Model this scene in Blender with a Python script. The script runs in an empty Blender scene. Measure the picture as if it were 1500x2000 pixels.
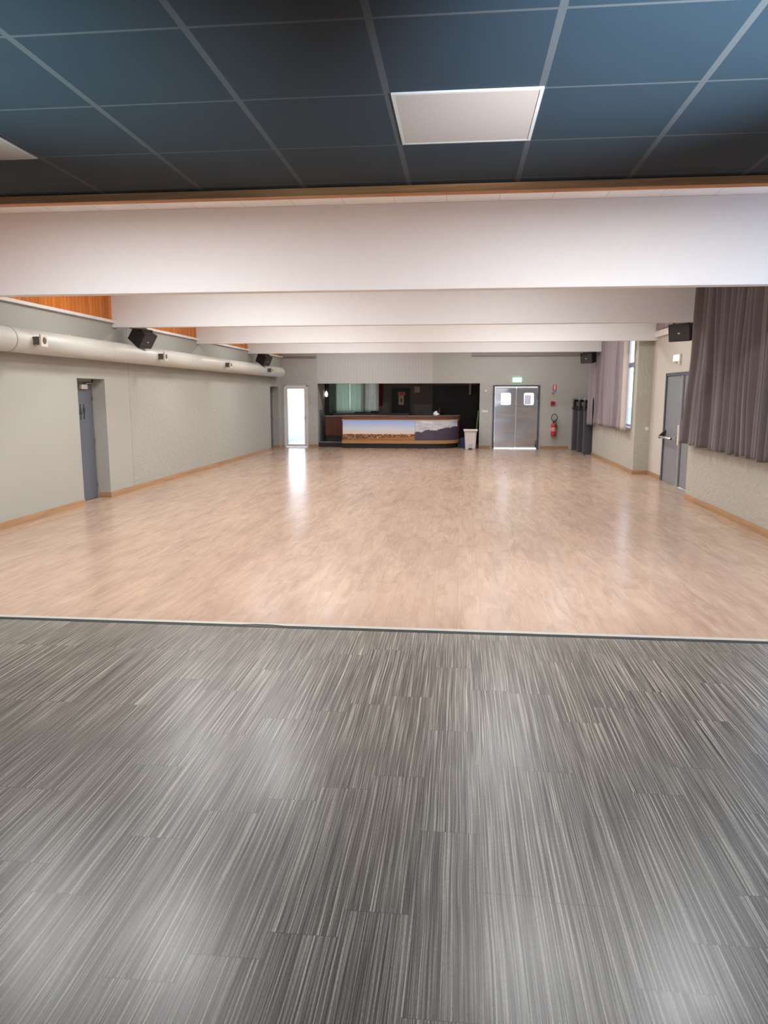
import bpy, bmesh, math, random
from mathutils import Vector, Matrix, noise
random.seed(7)
S = bpy.context.scene
COL = S.collection
PI = math.pi

# ------------------------------------------------------------------ camera, world, exposure
cd = bpy.data.cameras.new('camera'); cam = bpy.data.objects.new('camera', cd); COL.objects.link(cam)
cam.location = (0, 0, 1.9)
cam.rotation_euler = (PI/2 - .157448, 0, .102752)
cd.sensor_fit = 'HORIZONTAL'; cd.sensor_width = 36; cd.lens = 36*1443.14/1500
cd.clip_start = .05; cd.clip_end = 300
cd.dof.use_dof = True; cd.dof.focus_distance = 4.2; cd.dof.aperture_fstop = 8
S.camera = cam
S.view_settings.view_transform = 'Standard'; S.view_settings.look = 'None'
S.view_settings.exposure = 0.0; S.view_settings.gamma = 1; S.view_settings.use_curve_mapping = False
S.cycles.use_denoising = True; S.cycles.denoising_input_passes = 'RGB_ALBEDO_NORMAL'; S.cycles.denoising_prefilter = 'ACCURATE'
S.cycles.use_adaptive_sampling = False
S.cycles.max_bounces = 8; S.cycles.diffuse_bounces = 5; S.cycles.glossy_bounces = 4
S.cycles.transparent_max_bounces = 8; S.cycles.sample_clamp_indirect = 6
S.cycles.caustics_reflective = False; S.cycles.caustics_refractive = False

W = bpy.data.worlds.new('sky'); S.world = W; W.use_nodes = True
nt = W.node_tree; bg = nt.nodes['Background']
tc = nt.nodes.new('ShaderNodeTexCoord'); sp = nt.nodes.new('ShaderNodeSeparateXYZ'); cr = nt.nodes.new('ShaderNodeValToRGB')
nt.links.new(tc.outputs['Generated'], sp.inputs[0]); nt.links.new(sp.outputs['Z'], cr.inputs[0]); nt.links.new(cr.outputs[0], bg.inputs[0])
cr.color_ramp.elements[0].position = 0; cr.color_ramp.elements[0].color = (.85, .93, 1, 1)
cr.color_ramp.elements[1].position = .6; cr.color_ramp.elements[1].color = (.45, .65, 1, 1)
bg.inputs[1].default_value = 4.0

LAMP = 82.0            # radiance of the lit hall panels
LAMP_COL = (1.0, 1.0, 1.0)
BAY = (.95, .80, .74, .66, .34)      # some rows of panels are dimmer
def spot(name, loc, to, col, watt, size, blend, rad):
    ld = bpy.data.lights.new(name, 'SPOT'); ld.color = col; ld.energy = watt; ld.spot_size = math.radians(size); ld.spot_blend = blend; ld.shadow_soft_size = rad
    o = bpy.data.objects.new(name, ld); COL.objects.link(o); o.location = loc
    o.rotation_euler = (Vector(to)-Vector(loc)).to_track_quat('-Z', 'Y').to_euler()
def portal(name, loc, rot, sx, sy):       # daylight portals filling the window openings
    ld = bpy.data.lights.new(name, 'AREA'); ld.shape = 'RECTANGLE'; ld.size = sx; ld.size_y = sy; ld.cycles.is_portal = True
    o = bpy.data.objects.new(name, ld); COL.objects.link(o); o.location = loc; o.rotation_euler = rot
portal('window_portal', (-1.1, -3.45, 1.85), (-PI/2, 0, 0), 8.2, 1.9)
portal('window_portal', (4.45, 1.55, 1.85), (0, PI/2, 0), 1.8, 4.1)
portal('window_portal', (4.45, 9.8, 2.56), (0, PI/2, 0), 2.9, 6.9)
portal('window_portal', (4.45, 21.2, 2.54), (0, PI/2, 0), 2.9, 4.8)
portal('window_portal', (-6.0, 26.95, 1.1), (PI/2, 0, PI), .8, 2.1)
# two added unseen cool spots, standing in for bounced light on the dark ceiling
spot('ceiling_glow_spot', (2.6, .2, 1.2), (1.15, 2.2, 3.07), (.74, .87, 1.0), 5600, 36, .9, .08)
spot('ceiling_glow_spot', (-4.2, .0, 1.2), (-2.3, 2.05, 3.07), (.70, .93, .98), 4200, 34, 1, .08)

# ------------------------------------------------------------------ materials
def new_mat(name):
    m = bpy.data.materials.new(name); m.use_nodes = True
    return m, m.node_tree, m.node_tree.nodes['Principled BSDF']
def N(nt, t, **k):
    n = nt.nodes.new(t)
    for a, v in k.items():
        if a.startswith('i_'):
            n.inputs[a[2:]].default_value = v
        else: setattr(n, a, v)
    return n
def L(nt, a, b): nt.links.new(a, b)
def pos(nt): return N(nt, 'ShaderNodeNewGeometry').outputs['Position']
def math_(nt, op, a, b=None, c=None):
    n = N(nt, 'ShaderNodeMath', operation=op)
    for i, v in enumerate((a, b, c)):
        if v is None: continue
        if isinstance(v, (int, float)): n.inputs[i].default_value = v
        else: L(nt, v, n.inputs[i])
    return n.outputs[0]
def xyz(nt, v):
    s = N(nt, 'ShaderNodeSeparateXYZ'); L(nt, v, s.inputs[0]); return s.outputs
def comb(nt, x, y, z):
    n = N(nt, 'ShaderNodeCombineXYZ')
    for i, v in enumerate((x, y, z)):
        if isinstance(v, (int, float)): n.inputs[i].default_value = v
        else: L(nt, v, n.inputs[i])
    return n.outputs[0]
def noise_(nt, v, scale, detail=2, rough=.5, dist=0):
    n = N(nt, 'ShaderNodeTexNoise'); n.inputs['Scale'].default_value = scale; n.inputs['Detail'].default_value = detail
    n.inputs['Roughness'].default_value = rough; n.inputs['Distortion'].default_value = dist
    if v is not None: L(nt, v, n.inputs['Vector'])
    return n.outputs[0]
def white(nt, v):
    n = N(nt, 'ShaderNodeTexWhiteNoise', noise_dimensions='3D'); L(nt, v, n.inputs['Vector']); return n.outputs[0]
def ramp(nt, fac, stops, mode='LINEAR'):
    r = N(nt, 'ShaderNodeValToRGB'); r.color_ramp.interpolation = mode
    e = r.color_ramp.elements
    while len(e) < len(stops): e.new(.5)
    for i, (p, c) in enumerate(stops):
        e[i].position = p; e[i].color = tuple(c)+(1,) if len(c) == 3 else c
    L(nt, fac, r.inputs[0]); return r.outputs[0]
def mix(nt, fac, a, b, mode='MIX'):
    n = N(nt, 'ShaderNodeMix', data_type='RGBA', blend_type=mode)
    for i, v in ((0, fac), (6, a), (7, b)):
        if isinstance(v, (int, float)): n.inputs[i].default_value = v
        elif isinstance(v, tuple): n.inputs[i].default_value = v+(1,) if len(v) == 3 else v
        else: L(nt, v, n.inputs[i])
    return n.outputs[2]
def bump(nt, b, h, strength, dist=.01):
    n = N(nt, 'ShaderNodeBump'); n.inputs['Strength'].default_value = strength; n.inputs['Distance'].default_value = dist
    L(nt, h, n.inputs['Height']); L(nt, n.outputs[0], b.inputs['Normal']); return n

def plain(name, col, rough=.6, metal=0, spec=.5, vary=.06, bmp=0, bscale=60):
    m, nt, b = new_mat(name)
    p = pos(nt)
    n = noise_(nt, p, 9, 4)
    c = mix(nt, n, tuple(max(0, x*(1-vary)) for x in col), tuple(min(1, x*(1+vary)) for x in col))
    L(nt, c, b.inputs['Base Color'])
    b.inputs['Roughness'].default_value = rough; b.inputs['Metallic'].default_value = metal
    b.inputs['Specular IOR Level'].default_value = spec
    if bmp: bump(nt, b, noise_(nt, p, bscale, 5), bmp)
    return m
def emit(name, col, s):
    m, nt, b = new_mat(name)
    b.inputs['Base Color'].default_value = (.8, .8, .8, 1)
    b.inputs['Emission Color'].default_value = tuple(col)+(1,); b.inputs['Emission Strength'].default_value = s
    return m
def wood(name, c1, c2, axis='Y', rough=.45, scale=1., plank=None, spec=.4):
    m, nt, b = new_mat(name); p = pos(nt); o = xyz(nt, p)
    k = {'X': (1.5, 28, 28), 'Y': (28, 1.5, 28), 'Z': (28, 28, 1.5)}[axis]
    v = N(nt, 'ShaderNodeMapping'); v.inputs['Scale'].default_value = tuple(q*scale for q in k); L(nt, p, v.inputs[0])
    n = noise_(nt, v.outputs[0], 1, 5, .6, .6)
    c = ramp(nt, n, [(.3, c1), (.7, c2)])
    h = n
    if plank:
        ax, wd = plank
        u = math_(nt, 'DIVIDE', o[ax], wd); f = math_(nt, 'FRACT', u); cell = math_(nt, 'FLOOR', u)
        r = white(nt, comb(nt, cell, 0, 0))
        c = mix(nt, 1, c, mix(nt, r, (.72, .68, .62), (1.15, 1.12, 1.1)), 'MULTIPLY')
        g = math_(nt, 'LESS_THAN', math_(nt, 'ABSOLUTE', math_(nt, 'SUBTRACT', f, .5)), .47)
        c = mix(nt, g, mix(nt, 1, c, (.35, .3, .28), 'MULTIPLY'), c)
    L(nt, c, b.inputs['Base Color']); b.inputs['Roughness'].default_value = rough; b.inputs['Specular IOR Level'].default_value = spec
    bump(nt, b, h, .15, .002)
    return m

# --- oak-look laminate, planks 0.2 x 1.25 along Y
def mat_laminate():
    m, nt, b = new_mat('oak_laminate'); p = pos(nt); o = xyz(nt, p)
    u = math_(nt, 'DIVIDE', o[0], .2); cx = math_(nt, 'FLOOR', u); fu = math_(nt, 'FRACT', u)
    off = white(nt, comb(nt, cx, 3.7, 0))
    off = math_(nt, 'DIVIDE', math_(nt, 'FLOOR', math_(nt, 'MULTIPLY', off, 3)), 3.0)
    v = math_(nt, 'ADD', math_(nt, 'DIVIDE', o[1], 1.22), off); cy = math_(nt, 'FLOOR', v); fv = math_(nt, 'FRACT', v)
    r = white(nt, comb(nt, cx, cy, 1)); r2 = white(nt, comb(nt, cx, cy, 5))
    gx = math_(nt, 'ADD', o[0], math_(nt, 'MULTIPLY', r, 37)); gy = math_(nt, 'ADD', o[1], math_(nt, 'MULTIPLY', r2, 51))
    g1 = noise_(nt, comb(nt, math_(nt, 'MULTIPLY', gx, 9), math_(nt, 'MULTIPLY', gy, 1.3), 0), 1, 4, .6, 1.2)
    g2 = noise_(nt, comb(nt, math_(nt, 'MULTIPLY', gx, 70), math_(nt, 'MULTIPLY', gy, 5), 0), 1, 3, .6, .4)
    wv = N(nt, 'ShaderNodeTexWave', wave_type='RINGS', rings_direction='Z'); wv.inputs['Scale'].default_value = 2.2
    wv.inputs['Distortion'].default_value = 5; wv.inputs['Detail'].default_value = 2
    L(nt, comb(nt, math_(nt, 'MULTIPLY', gx, 6), math_(nt, 'MULTIPLY', gy, .8), 0), wv.inputs['Vector'])
    c = ramp(nt, g1, [(.26, (.355, .25, .182)), (.52, (.45, .335, .256)), (.76, (.50, .39, .302))])
    c = mix(nt, math_(nt, 'MULTIPLY', r, .35), c, (.42, .295, .225))
    c = mix(nt, .10, c, ramp(nt, g2, [(.3, (.37, .27, .20)), (.7, (.60, .47, .36))]))
    c = mix(nt, .05, c, mix(nt, wv.outputs[0], (.30, .2, .14), (.6, .44, .31)))
    big = noise_(nt, comb(nt, math_(nt, 'MULTIPLY', o[0], .9), math_(nt, 'MULTIPLY', o[1], .35), 0), 1, 2)
    c = mix(nt, 1, c, ramp(nt, big, [(.3, (.93, .90, .90)), (.7, (1.04, 1.03, 1.0))]), 'MULTIPLY')
    mid = noise_(nt, comb(nt, math_(nt, 'MULTIPLY', o[0], 4.2), math_(nt, 'MULTIPLY', o[1], .95), math_(nt, 'MULTIPLY', r, .35)), 1, 4, .6, .5)
    c = mix(nt, 1, c, ramp(nt, mid, [(.30, (.91, .88, .88)), (.5, (1.03, 1.02, 1.02)), (.70, (1.13, 1.12, 1.09))]), 'MULTIPLY')
    e1 = math_(nt, 'LESS_THAN', math_(nt, 'MINIMUM', fu, math_(nt, 'SUBTRACT', 1, fu)), .007)
    e2 = math_(nt, 'LESS_THAN', math_(nt, 'MINIMUM', fv, math_(nt, 'SUBTRACT', 1, fv)), .0016)
    e = math_(nt, 'MAXIMUM', e1, e2)
    c = mix(nt, math_(nt, 'MULTIPLY', e, .35), c, (.2, .13, .08))
    L(nt, c, b.inputs['Base Color'])
    L(nt, ramp(nt, g1, [(.2, (.19,)*3), (.8, (.25,)*3)]), b.inputs['Roughness'])
    b.inputs['Specular IOR Level'].default_value = .5
    bn = bump(nt, b, noise_(nt, comb(nt, math_(nt, 'MULTIPLY', o[0], 2.2), math_(nt, 'MULTIPLY', o[1], 1.4), 0), 1, 2), .06, .02)
    return m

# --- grey striped woven-look vinyl, planks 0.25 x 1.0 along Y
def mat_vinyl():
    m, nt, b = new_mat('striped_vinyl'); p = pos(nt); o = xyz(nt, p)
    u = math_(nt, 'DIVIDE', math_(nt, 'SUBTRACT', o[0], .095), .25); cx = math_(nt, 'FLOOR', u); fu = math_(nt, 'FRACT', u)
    joints = {-9: .17, -8: .62, -7: .45, -6: .84, -5: .07, -4: .2, -3: .33, -2: .47, -1: .01, 0: .62, 1: .59, 2: .2, 3: .43, 4: .71, 5: .3, 6: .9, 7: .55, 8: .12, 9: .7}
    st = [((k+.0+12)/24+.001, (joints[k],)*3) for k in sorted(joints)]
    st[0] = (0, st[0][1])
    fac = math_(nt, 'DIVIDE', math_(nt, 'ADD', cx, 12.1), 24)
    off = ramp(nt, fac, st, 'CONSTANT')
    v = math_(nt, 'DIVIDE', math_(nt, 'SUBTRACT', o[1], off), 1.0); cy = math_(nt, 'FLOOR', v); fv = math_(nt, 'FRACT', v)
    r = white(nt, comb(nt, cx, cy, 2)); 
    wob = math_(nt, 'MULTIPLY', noise_(nt, comb(nt, math_(nt, 'MULTIPLY', o[0], 2), math_(nt, 'MULTIPLY', o[1], 1.8), r), 1, 1), .012)
    gx = math_(nt, 'ADD', math_(nt, 'ADD', o[0], wob), math_(nt, 'MULTIPLY', math_(nt, 'FLOOR', math_(nt, 'MULTIPLY', r, 6)), 11))
    s1 = noise_(nt, comb(nt, math_(nt, 'MULTIPLY', gx, 125), math_(nt, 'MULTIPLY', o[1], .55), 0), 1, 3, .75)
    s2 = noise_(nt, comb(nt, math_(nt, 'MULTIPLY', gx, 300), math_(nt, 'MULTIPLY', o[1], 1.6), 0), 1, 2, .6)
    s3 = noise_(nt, comb(nt, math_(nt, 'MULTIPLY', gx, 330), math_(nt, 'MULTIPLY', o[1], 60), 0), 1, 2, .7)
    c = ramp(nt, s1, [(.36, (.018, .0165, .015)), (.46, (.062, .057, .053)), (.53, (.13, .123, .112)), (.59, (.34, .32, .285)), (.66, (.60, .57, .51))])
    c2 = ramp(nt, s2, [(.40, (.02, .018, .017)), (.51, (.11, .104, .095)), (.61, (.42, .40, .355))])
    c = mix(nt, .38, c, c2)
    c = mix(nt, 1, c, ramp(nt, s3, [(.3, (.72,)*3), (.7, (1.28,)*3)]), 'MULTIPLY')
    tone = mix(nt, r, (1.10, 1.09, 1.06), (1.24, 1.22, 1.16))
    c = mix(nt, 1, c, tone, 'MULTIPLY')
    worn = noise_(nt, comb(nt, math_(nt, 'MULTIPLY', o[0], 1.6), math_(nt, 'MULTIPLY', o[1], 1.1), 0), 1, 3, .6)
    c = mix(nt, math_(nt, 'MULTIPLY', ramp(nt, worn, [(.52, (0,)*3), (.75, (1,)*3)]), .12), c, (.30, .285, .26))
    e2 = math_(nt, 'LESS_THAN', math_(nt, 'MINIMUM', fv, math_(nt, 'SUBTRACT', 1, fv)), .0016)
    c = mix(nt, math_(nt, 'MULTIPLY', e2, .6), c, (.03, .028, .027))
    L(nt, c, b.inputs['Base Color'])
    L(nt, ramp(nt, worn, [(.3, (.35,)*3), (.7, (.285,)*3)]), b.inputs['Roughness'])
    b.inputs['Specular IOR Level'].default_value = .42
    return m

# --- painted wall: roughcast where mask(o) is 1, smooth elsewhere
def mat_wall(name, col, rough_if=None, joint=None, grooves=None, amount=.6, scale=22):
    m, nt, b = new_mat(name); p = pos(nt); o = xyz(nt, p)
    n = noise_(nt, p, .8, 3); c = mix(nt, n, tuple(x*.95 for x in col), tuple(x*1.04 for x in col))
    spk = noise_(nt, p, 38, 3, .6)
    mask = 1.0
    if rough_if:
        mask = None
        for ax, lo, hi in rough_if:
            q = math_(nt, 'MULTIPLY', math_(nt, 'GREATER_THAN', o[ax], lo), math_(nt, 'LESS_THAN', o[ax], hi))
            mask = q if mask is None else math_(nt, 'MULTIPLY', mask, q)
        if grooves:      # grooves = inverse mask used for boards
            inv = math_(nt, 'SUBTRACT', 1, mask)
    n1 = noise_(nt, p, scale, 4, .55, .3); n2 = noise_(nt, p, scale*.35, 2)
    h = math_(nt, 'ADD', n1, math_(nt, 'MULTIPLY', n2, .8))
    if grooves:          # (box mask), pitch : painted boards with grooves along Z
        ax0, ax1, z0, z1, pitch = grooves
        g = math_(nt, 'MULTIPLY', math_(nt, 'MULTIPLY', math_(nt, 'GREATER_THAN', o[0], ax0), math_(nt, 'LESS_THAN', o[0], ax1)),
                  math_(nt, 'MULTIPLY', math_(nt, 'GREATER_THAN', o[2], z0), math_(nt, 'LESS_THAN', o[2], z1)))
        mask = math_(nt, 'SUBTRACT', 1, g)
        f = math_(nt, 'FRACT', math_(nt, 'DIVIDE', o[0], pitch))
        gl = math_(nt, 'MULTIPLY', g, math_(nt, 'LESS_THAN', f, .12))
        c = mix(nt, math_(nt, 'MULTIPLY', g, .45), c, (.66, .66, .67))
        c = mix(nt, math_(nt, 'MULTIPLY', gl, .16), c, tuple(x*.3 for x in col))
    h = math_(nt, 'MULTIPLY', h, mask) if not isinstance(mask, float) else h
    fine = math_(nt, 'MULTIPLY', noise_(nt, p, 140, 2), .05)
    h = math_(nt, 'ADD', h, fine)
    if joint:
        for ax, val in joint:
            d = math_(nt, 'LESS_THAN', math_(nt, 'ABSOLUTE', math_(nt, 'SUBTRACT', o[ax], val)), .008)
            c = mix(nt, math_(nt, 'MULTIPLY', d, .45), c, tuple(x*.3 for x in col))
    L(nt, c, b.inputs['Base Color']); b.inputs['Roughness'].default_value = .75; b.inputs['Specular IOR Level'].default_value = .25
    bump(nt, b, h, amount, .03)
    return m

def mat_grid(name, col, bar, pitch, x0, y0, wx, wy, rough=.7, spec=.3, bmp=.1):
    m, nt, b = new_mat(name); p = pos(nt); o = xyz(nt, p)
    def line(c, c0, w):
        f = math_(nt, 'FRACT', math_(nt, 'DIVIDE', math_(nt, 'SUBTRACT', c, c0), pitch))
        return math_(nt, 'LESS_THAN', math_(nt, 'MINIMUM', f, math_(nt, 'SUBTRACT', 1, f)), w/pitch/2)
    e = math_(nt, 'MAXIMUM', line(o[0], x0, wx), line(o[1], y0, wy))
    n = noise_(nt, p, 2, 4); c = mix(nt, n, tuple(x*.9 for x in col), tuple(x*1.1 for x in col))
    c = mix(nt, e, c, bar)
    L(nt, c, b.inputs['Base Color']); b.inputs['Roughness'].default_value = rough; b.inputs['Specular IOR Level'].default_value = spec
    bump(nt, b, math_(nt, 'ADD', noise_(nt, p, 220, 3), math_(nt, 'MULTIPLY', e, -2)), bmp, .002)
    return m

def mat_glass(name, tint=(1, 1, 1), gloss=.08):
    m = bpy.data.materials.new(name); m.use_nodes = True; nt = m.node_tree
    out = nt.nodes['Material Output']; nt.nodes.remove(nt.nodes['Principled BSDF'])
    t = N(nt, 'ShaderNodeBsdfTransparent'); t.inputs[0].default_value = tuple(tint)+(1,)
    g = N(nt, 'ShaderNodeBsdfGlossy'); g.inputs['Roughness'].default_value = .05
    mx = N(nt, 'ShaderNodeMixShader'); mx.inputs[0].default_value = gloss
    L(nt, t.outputs[0], mx.inputs[1]); L(nt, g.outputs[0], mx.inputs[2]); L(nt, mx.outputs[0], out.inputs[0])
    return m

def mat_fabric(name, col, rough=.9, translucent=0):
    m, nt, b = new_mat(name); p = pos(nt)
    n = noise_(nt, p, 6, 3); c = mix(nt, n, tuple(x*.9 for x in col), tuple(x*1.1 for x in col))
    L(nt, c, b.inputs['Base Color']); b.inputs['Roughness'].default_value = rough
    b.inputs['Specular IOR Level'].default_value = .2; b.inputs['Sheen Weight'].default_value = .25
    bump(nt, b, noise_(nt, p, 400, 2), .15, .001)
    if translucent:
        out = nt.nodes['Material Output']; t = N(nt, 'ShaderNodeBsdfTranslucent'); L(nt, c, t.inputs[0])
        mx = N(nt, 'ShaderNodeMixShader'); mx.inputs[0].default_value = translucent
        L(nt, b.outputs[0], mx.inputs[1]); L(nt, t.outputs[0], mx.inputs[2]); L(nt, mx.outputs[0], out.inputs[0])
    return m

# --- printed landscapes on the counter front
def mat_village(x0, x1, z0, z1):
    m, nt, b = new_mat('village_print'); p = pos(nt); o = xyz(nt, p)
    u = math_(nt, 'DIVIDE', math_(nt, 'SUBTRACT', o[0], x0), x1-x0); v = math_(nt, 'DIVIDE', math_(nt, 'SUBTRACT', o[2], z0), z1-z0)
    sky = ramp(nt, v, [(.35, (.84, .70, .62)), (.58, (.70, .76, .88)), (1, (.34, .47, .90))])
    hor = math_(nt, 'ADD', .30, math_(nt, 'MULTIPLY', math_(nt, 'SUBTRACT', noise_(nt, comb(nt, math_(nt, 'MULTIPLY', u, 14), 0, 0), 1, 4, .7), .5), .20))
    vo = N(nt, 'ShaderNodeTexVoronoi', feature='F1', distance='CHEBYCHEV'); vo.inputs['Scale'].default_value = 1
    L(nt, comb(nt, math_(nt, 'MULTIPLY', u, 66), math_(nt, 'MULTIPLY', v, 24), 0), vo.inputs['Vector'])
    hs = N(nt, 'ShaderNodeSeparateColor'); L(nt, vo.outputs['Color'], hs.inputs[0])
    town = ramp(nt, hs.outputs[0], [(0, (.10, .045, .02)), (.3, (.14, .08, .03)), (.45, (.34, .14, .06)), (.65, (.48, .24, .13)), (.8, (.18, .09, .04)), (.95, (.75, .48, .34))], 'CONSTANT')
    field = mix(nt, noise_(nt, comb(nt, math_(nt, 'MULTIPLY', u, 5), math_(nt, 'MULTIPLY', v, 20), 0), 1, 3), (.34, .12, .03), (.52, .22, .06))
    fl = math_(nt, 'ADD', .02, math_(nt, 'MULTIPLY', u, .16))
    c = mix(nt, math_(nt, 'GREATER_THAN', v, fl), field, town)
    c = mix(nt, math_(nt, 'GREATER_THAN', v, hor), c, sky)
    L(nt, c, b.inputs['Base Color']); b.inputs['Roughness'].default_value = .3
    return m
def mat_mountain(x0, x1, z0, z1):
    m, nt, b = new_mat('mountain_print'); p = pos(nt); o = xyz(nt, p)
    u = math_(nt, 'DIVIDE', math_(nt, 'SUBTRACT', o[0], x0), x1-x0); v = math_(nt, 'DIVIDE', math_(nt, 'SUBTRACT', o[2], z0), z1-z0)
    cl = noise_(nt, comb(nt, math_(nt, 'MULTIPLY', u, 3), math_(nt, 'MULTIPLY', v, 6), 0), 1, 4, .6)
    sky = ramp(nt, cl, [(.3, (.40, .42, .52)), (.6, (.74, .74, .80)), (.75, (.86, .82, .84))])
    ridge = math_(nt, 'ADD', math_(nt, 'ADD', .40, math_(nt, 'MULTIPLY', u, .30)),
                  math_(nt, 'MULTIPLY', math_(nt, 'SUBTRACT', noise_(nt, comb(nt, math_(nt, 'MULTIPLY', u, 5), 3, 0), 1, 4, .6), .5), .4))
    hill = mix(nt, noise_(nt, comb(nt, math_(nt, 'MULTIPLY', u, 9), math_(nt, 'MULTIPLY', v, 6), 0), 1, 4), (.045, .038, .07), (.11, .085, .13))
    c = mix(nt, math_(nt, 'GREATER_THAN', v, ridge), hill, sky)
    L(nt, c, b.inputs['Base Color']); b.inputs['Roughness'].default_value = .3
    return m

M = {}
M['laminate'] = mat_laminate(); M['vinyl'] = mat_vinyl()
WALLC = (.395, .395, .36)
M['wall_left'] = mat_wall('painted_wall_left', WALLC, rough_if=[(1, 14.15, 24.2)], joint=[(1, 14.15), (1, 24.2)], amount=.6)
M['wall_back'] = mat_wall('painted_wall_back', (.49, .495, .47), grooves=(-5.2, -1.03, 2.3, 4.2, .11), joint=None, amount=.7, scale=14)
M['wall_rough'] = mat_wall('roughcast_wall', (.45, .44, .385), amount=.7, scale=20)
M['wall_smooth'] = mat_wall('smooth_wall', (.53, .50, .45), rough_if=[(1, 90, 99)], amount=.4)
M['beam'] = plain('beam_paint', (.77, .785, .80), .7, vary=.03, bmp=.08)
M['white_ceiling'] = mat_grid('white_ceiling_tiles', (.92, .88, .85), (.68, .64, .61), .6, -.2, 8.6, .008, .008)
M['dark_ceiling'] = mat_grid('dark_ceiling_tiles', (.017, .030, .041), (.062, .067, .071), .6, -.909, 2.516, .026, .014, rough=.62, spec=.15)
M['fascia'] = wood('fascia_pine', (.58, .20, .065), (.95, .43, .16), 'X', .5)
M['cladding'] = wood('pine_cladding', (.47, .13, .015), (.76, .26, .035), 'Z', .4, plank=(1, .12))
M['base'] = wood('baseboard_oak', (.33, .19, .10), (.47, .29, .16), 'Y', .4, .6)
M['basex'] = wood('baseboard_oak_cross', (.33, .19, .10), (.47, .29, .16), 'X', .4, .6)
M['white'] = plain('white_paint', (.72, .70, .68), .45)
M['duct'] = plain('duct_paint', (.50, .495, .455), .42, vary=.04)
M['nozzle'] = plain('nozzle_plastic', (.60, .55, .47), .5)
M['grille'] = plain('dark_grille', (.09, .08, .07), .6)
M['black'] = plain('black_cabinet', (.014, .014, .015), .45, bmp=.1, bscale=300)
M['mesh'] = plain('speaker_mesh', (.03, .03, .032), .55, bmp=.3, bscale=500)
M['bluegrey'] = plain('blue_grey_door', (.115, .13, .16), .4)
M['greydoor'] = plain('grey_door', (.21, .225, .25), .4)
M['darkframe'] = plain('dark_frame', (.085, .095, .12), .4)
M['alu'] = plain('brushed_aluminium', (.62, .62, .62), .35, .9)
M['reveal'] = plain('reveal_paint', (.27, .265, .235), .7)
M['glass'] = mat_glass('clear_glass'); M['pvc'] = plain('white_pvc', (.80, .76, .75), .3)
M['curtain'] = mat_fabric('grey_curtain', (.10, .084, .088))
M['curtain2'] = mat_fabric('mauve_grey_curtain', (.235, .195, .215))
M['lining'] = mat_fabric('beige_lining', (.48, .43, .38))
M['green'] = mat_fabric('green_curtain', (.78, .82, .66), translucent=.45)
M['sheer'] = mat_fabric('pale_curtain', (.88, .84, .74), translucent=.4)
M['red'] = plain('red_enamel', (.52, .03, .035), .3)
M['redcloth'] = mat_fabric('red_cloth', (.22, .012, .025))
M['rubber'] = plain('black_rubber', (.02, .02, .02), .6)
M['brown'] = wood('mahogany', (.13, .042, .025), (.21, .075, .042), 'X', .35)
M['brownz'] = wood('mahogany_boards', (.075, .022, .012), (.13, .042, .022), 'Z', .4, plank=(0, .09))
M['gold'] = wood('varnished_pine_rail', (.36, .20, .09), (.52, .31, .15), 'X', .25)
M['dark'] = plain('dark_plinth', (.022, .018, .018), .5)
M['grey_edge'] = plain('grey_step_edge', (.30, .28, .28), .5)
M['slate'] = plain('slate_counter', (.20, .175, .17), .3)
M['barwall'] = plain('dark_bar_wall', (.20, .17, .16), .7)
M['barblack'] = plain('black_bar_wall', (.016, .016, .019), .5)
M['bargrey'] = plain('bar_tiles', (.25, .22, .23), .4)
M['paper'] = plain('paper', (.75, .70, .62), .7)
M['village'] = mat_village(-4.22, -1.62, .30, .985); M['mountain'] = mat_mountain(-1.62, -.1, .30, .985)
M['lamp'] = emit('lit_panel', LAMP_COL, 6.0); M['lamp'].cycles.emission_sampling = 'NONE'
M['panel_off'] = plain('unlit_diffuser', (.38, .305, .265), .5, vary=.02)
M['panel_frame'] = plain('panel_frame', (.46, .41, .38), .5)
M['concrete'] = plain('pale_concrete', (.52, .60, .74), .8)
M['locker'] = plain('locker_grey', (.062, .064, .078), .45)
M['exitgreen'] = emit('exit_green', (.25, 1.0, .55), 1.6)
M['exitwhite'] = emit('exit_white', (.85, 1.0, .9), 1.9)
M['exitpale'] = emit('exit_pale_green', (.62, .85, .42), .8)
M['bulb'] = emit('bulb', (1, .9, .95), 2.0)

def mat_steel():
    m, nt, b = new_mat('dented_stainless'); p = pos(nt); o = xyz(nt, p)
    b.inputs['Base Color'].default_value = (.52, .51, .53, 1); b.inputs['Metallic'].default_value = 1; b.inputs['Roughness'].default_value = .15
    n = noise_(nt, comb(nt, math_(nt, 'MULTIPLY', o[0], .7), 0, math_(nt, 'MULTIPLY', o[2], 1.7)), 1, 1, .4, .4)
    bump(nt, b, n, .45, .05)
    return m
M['steel'] = mat_steel()

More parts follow.
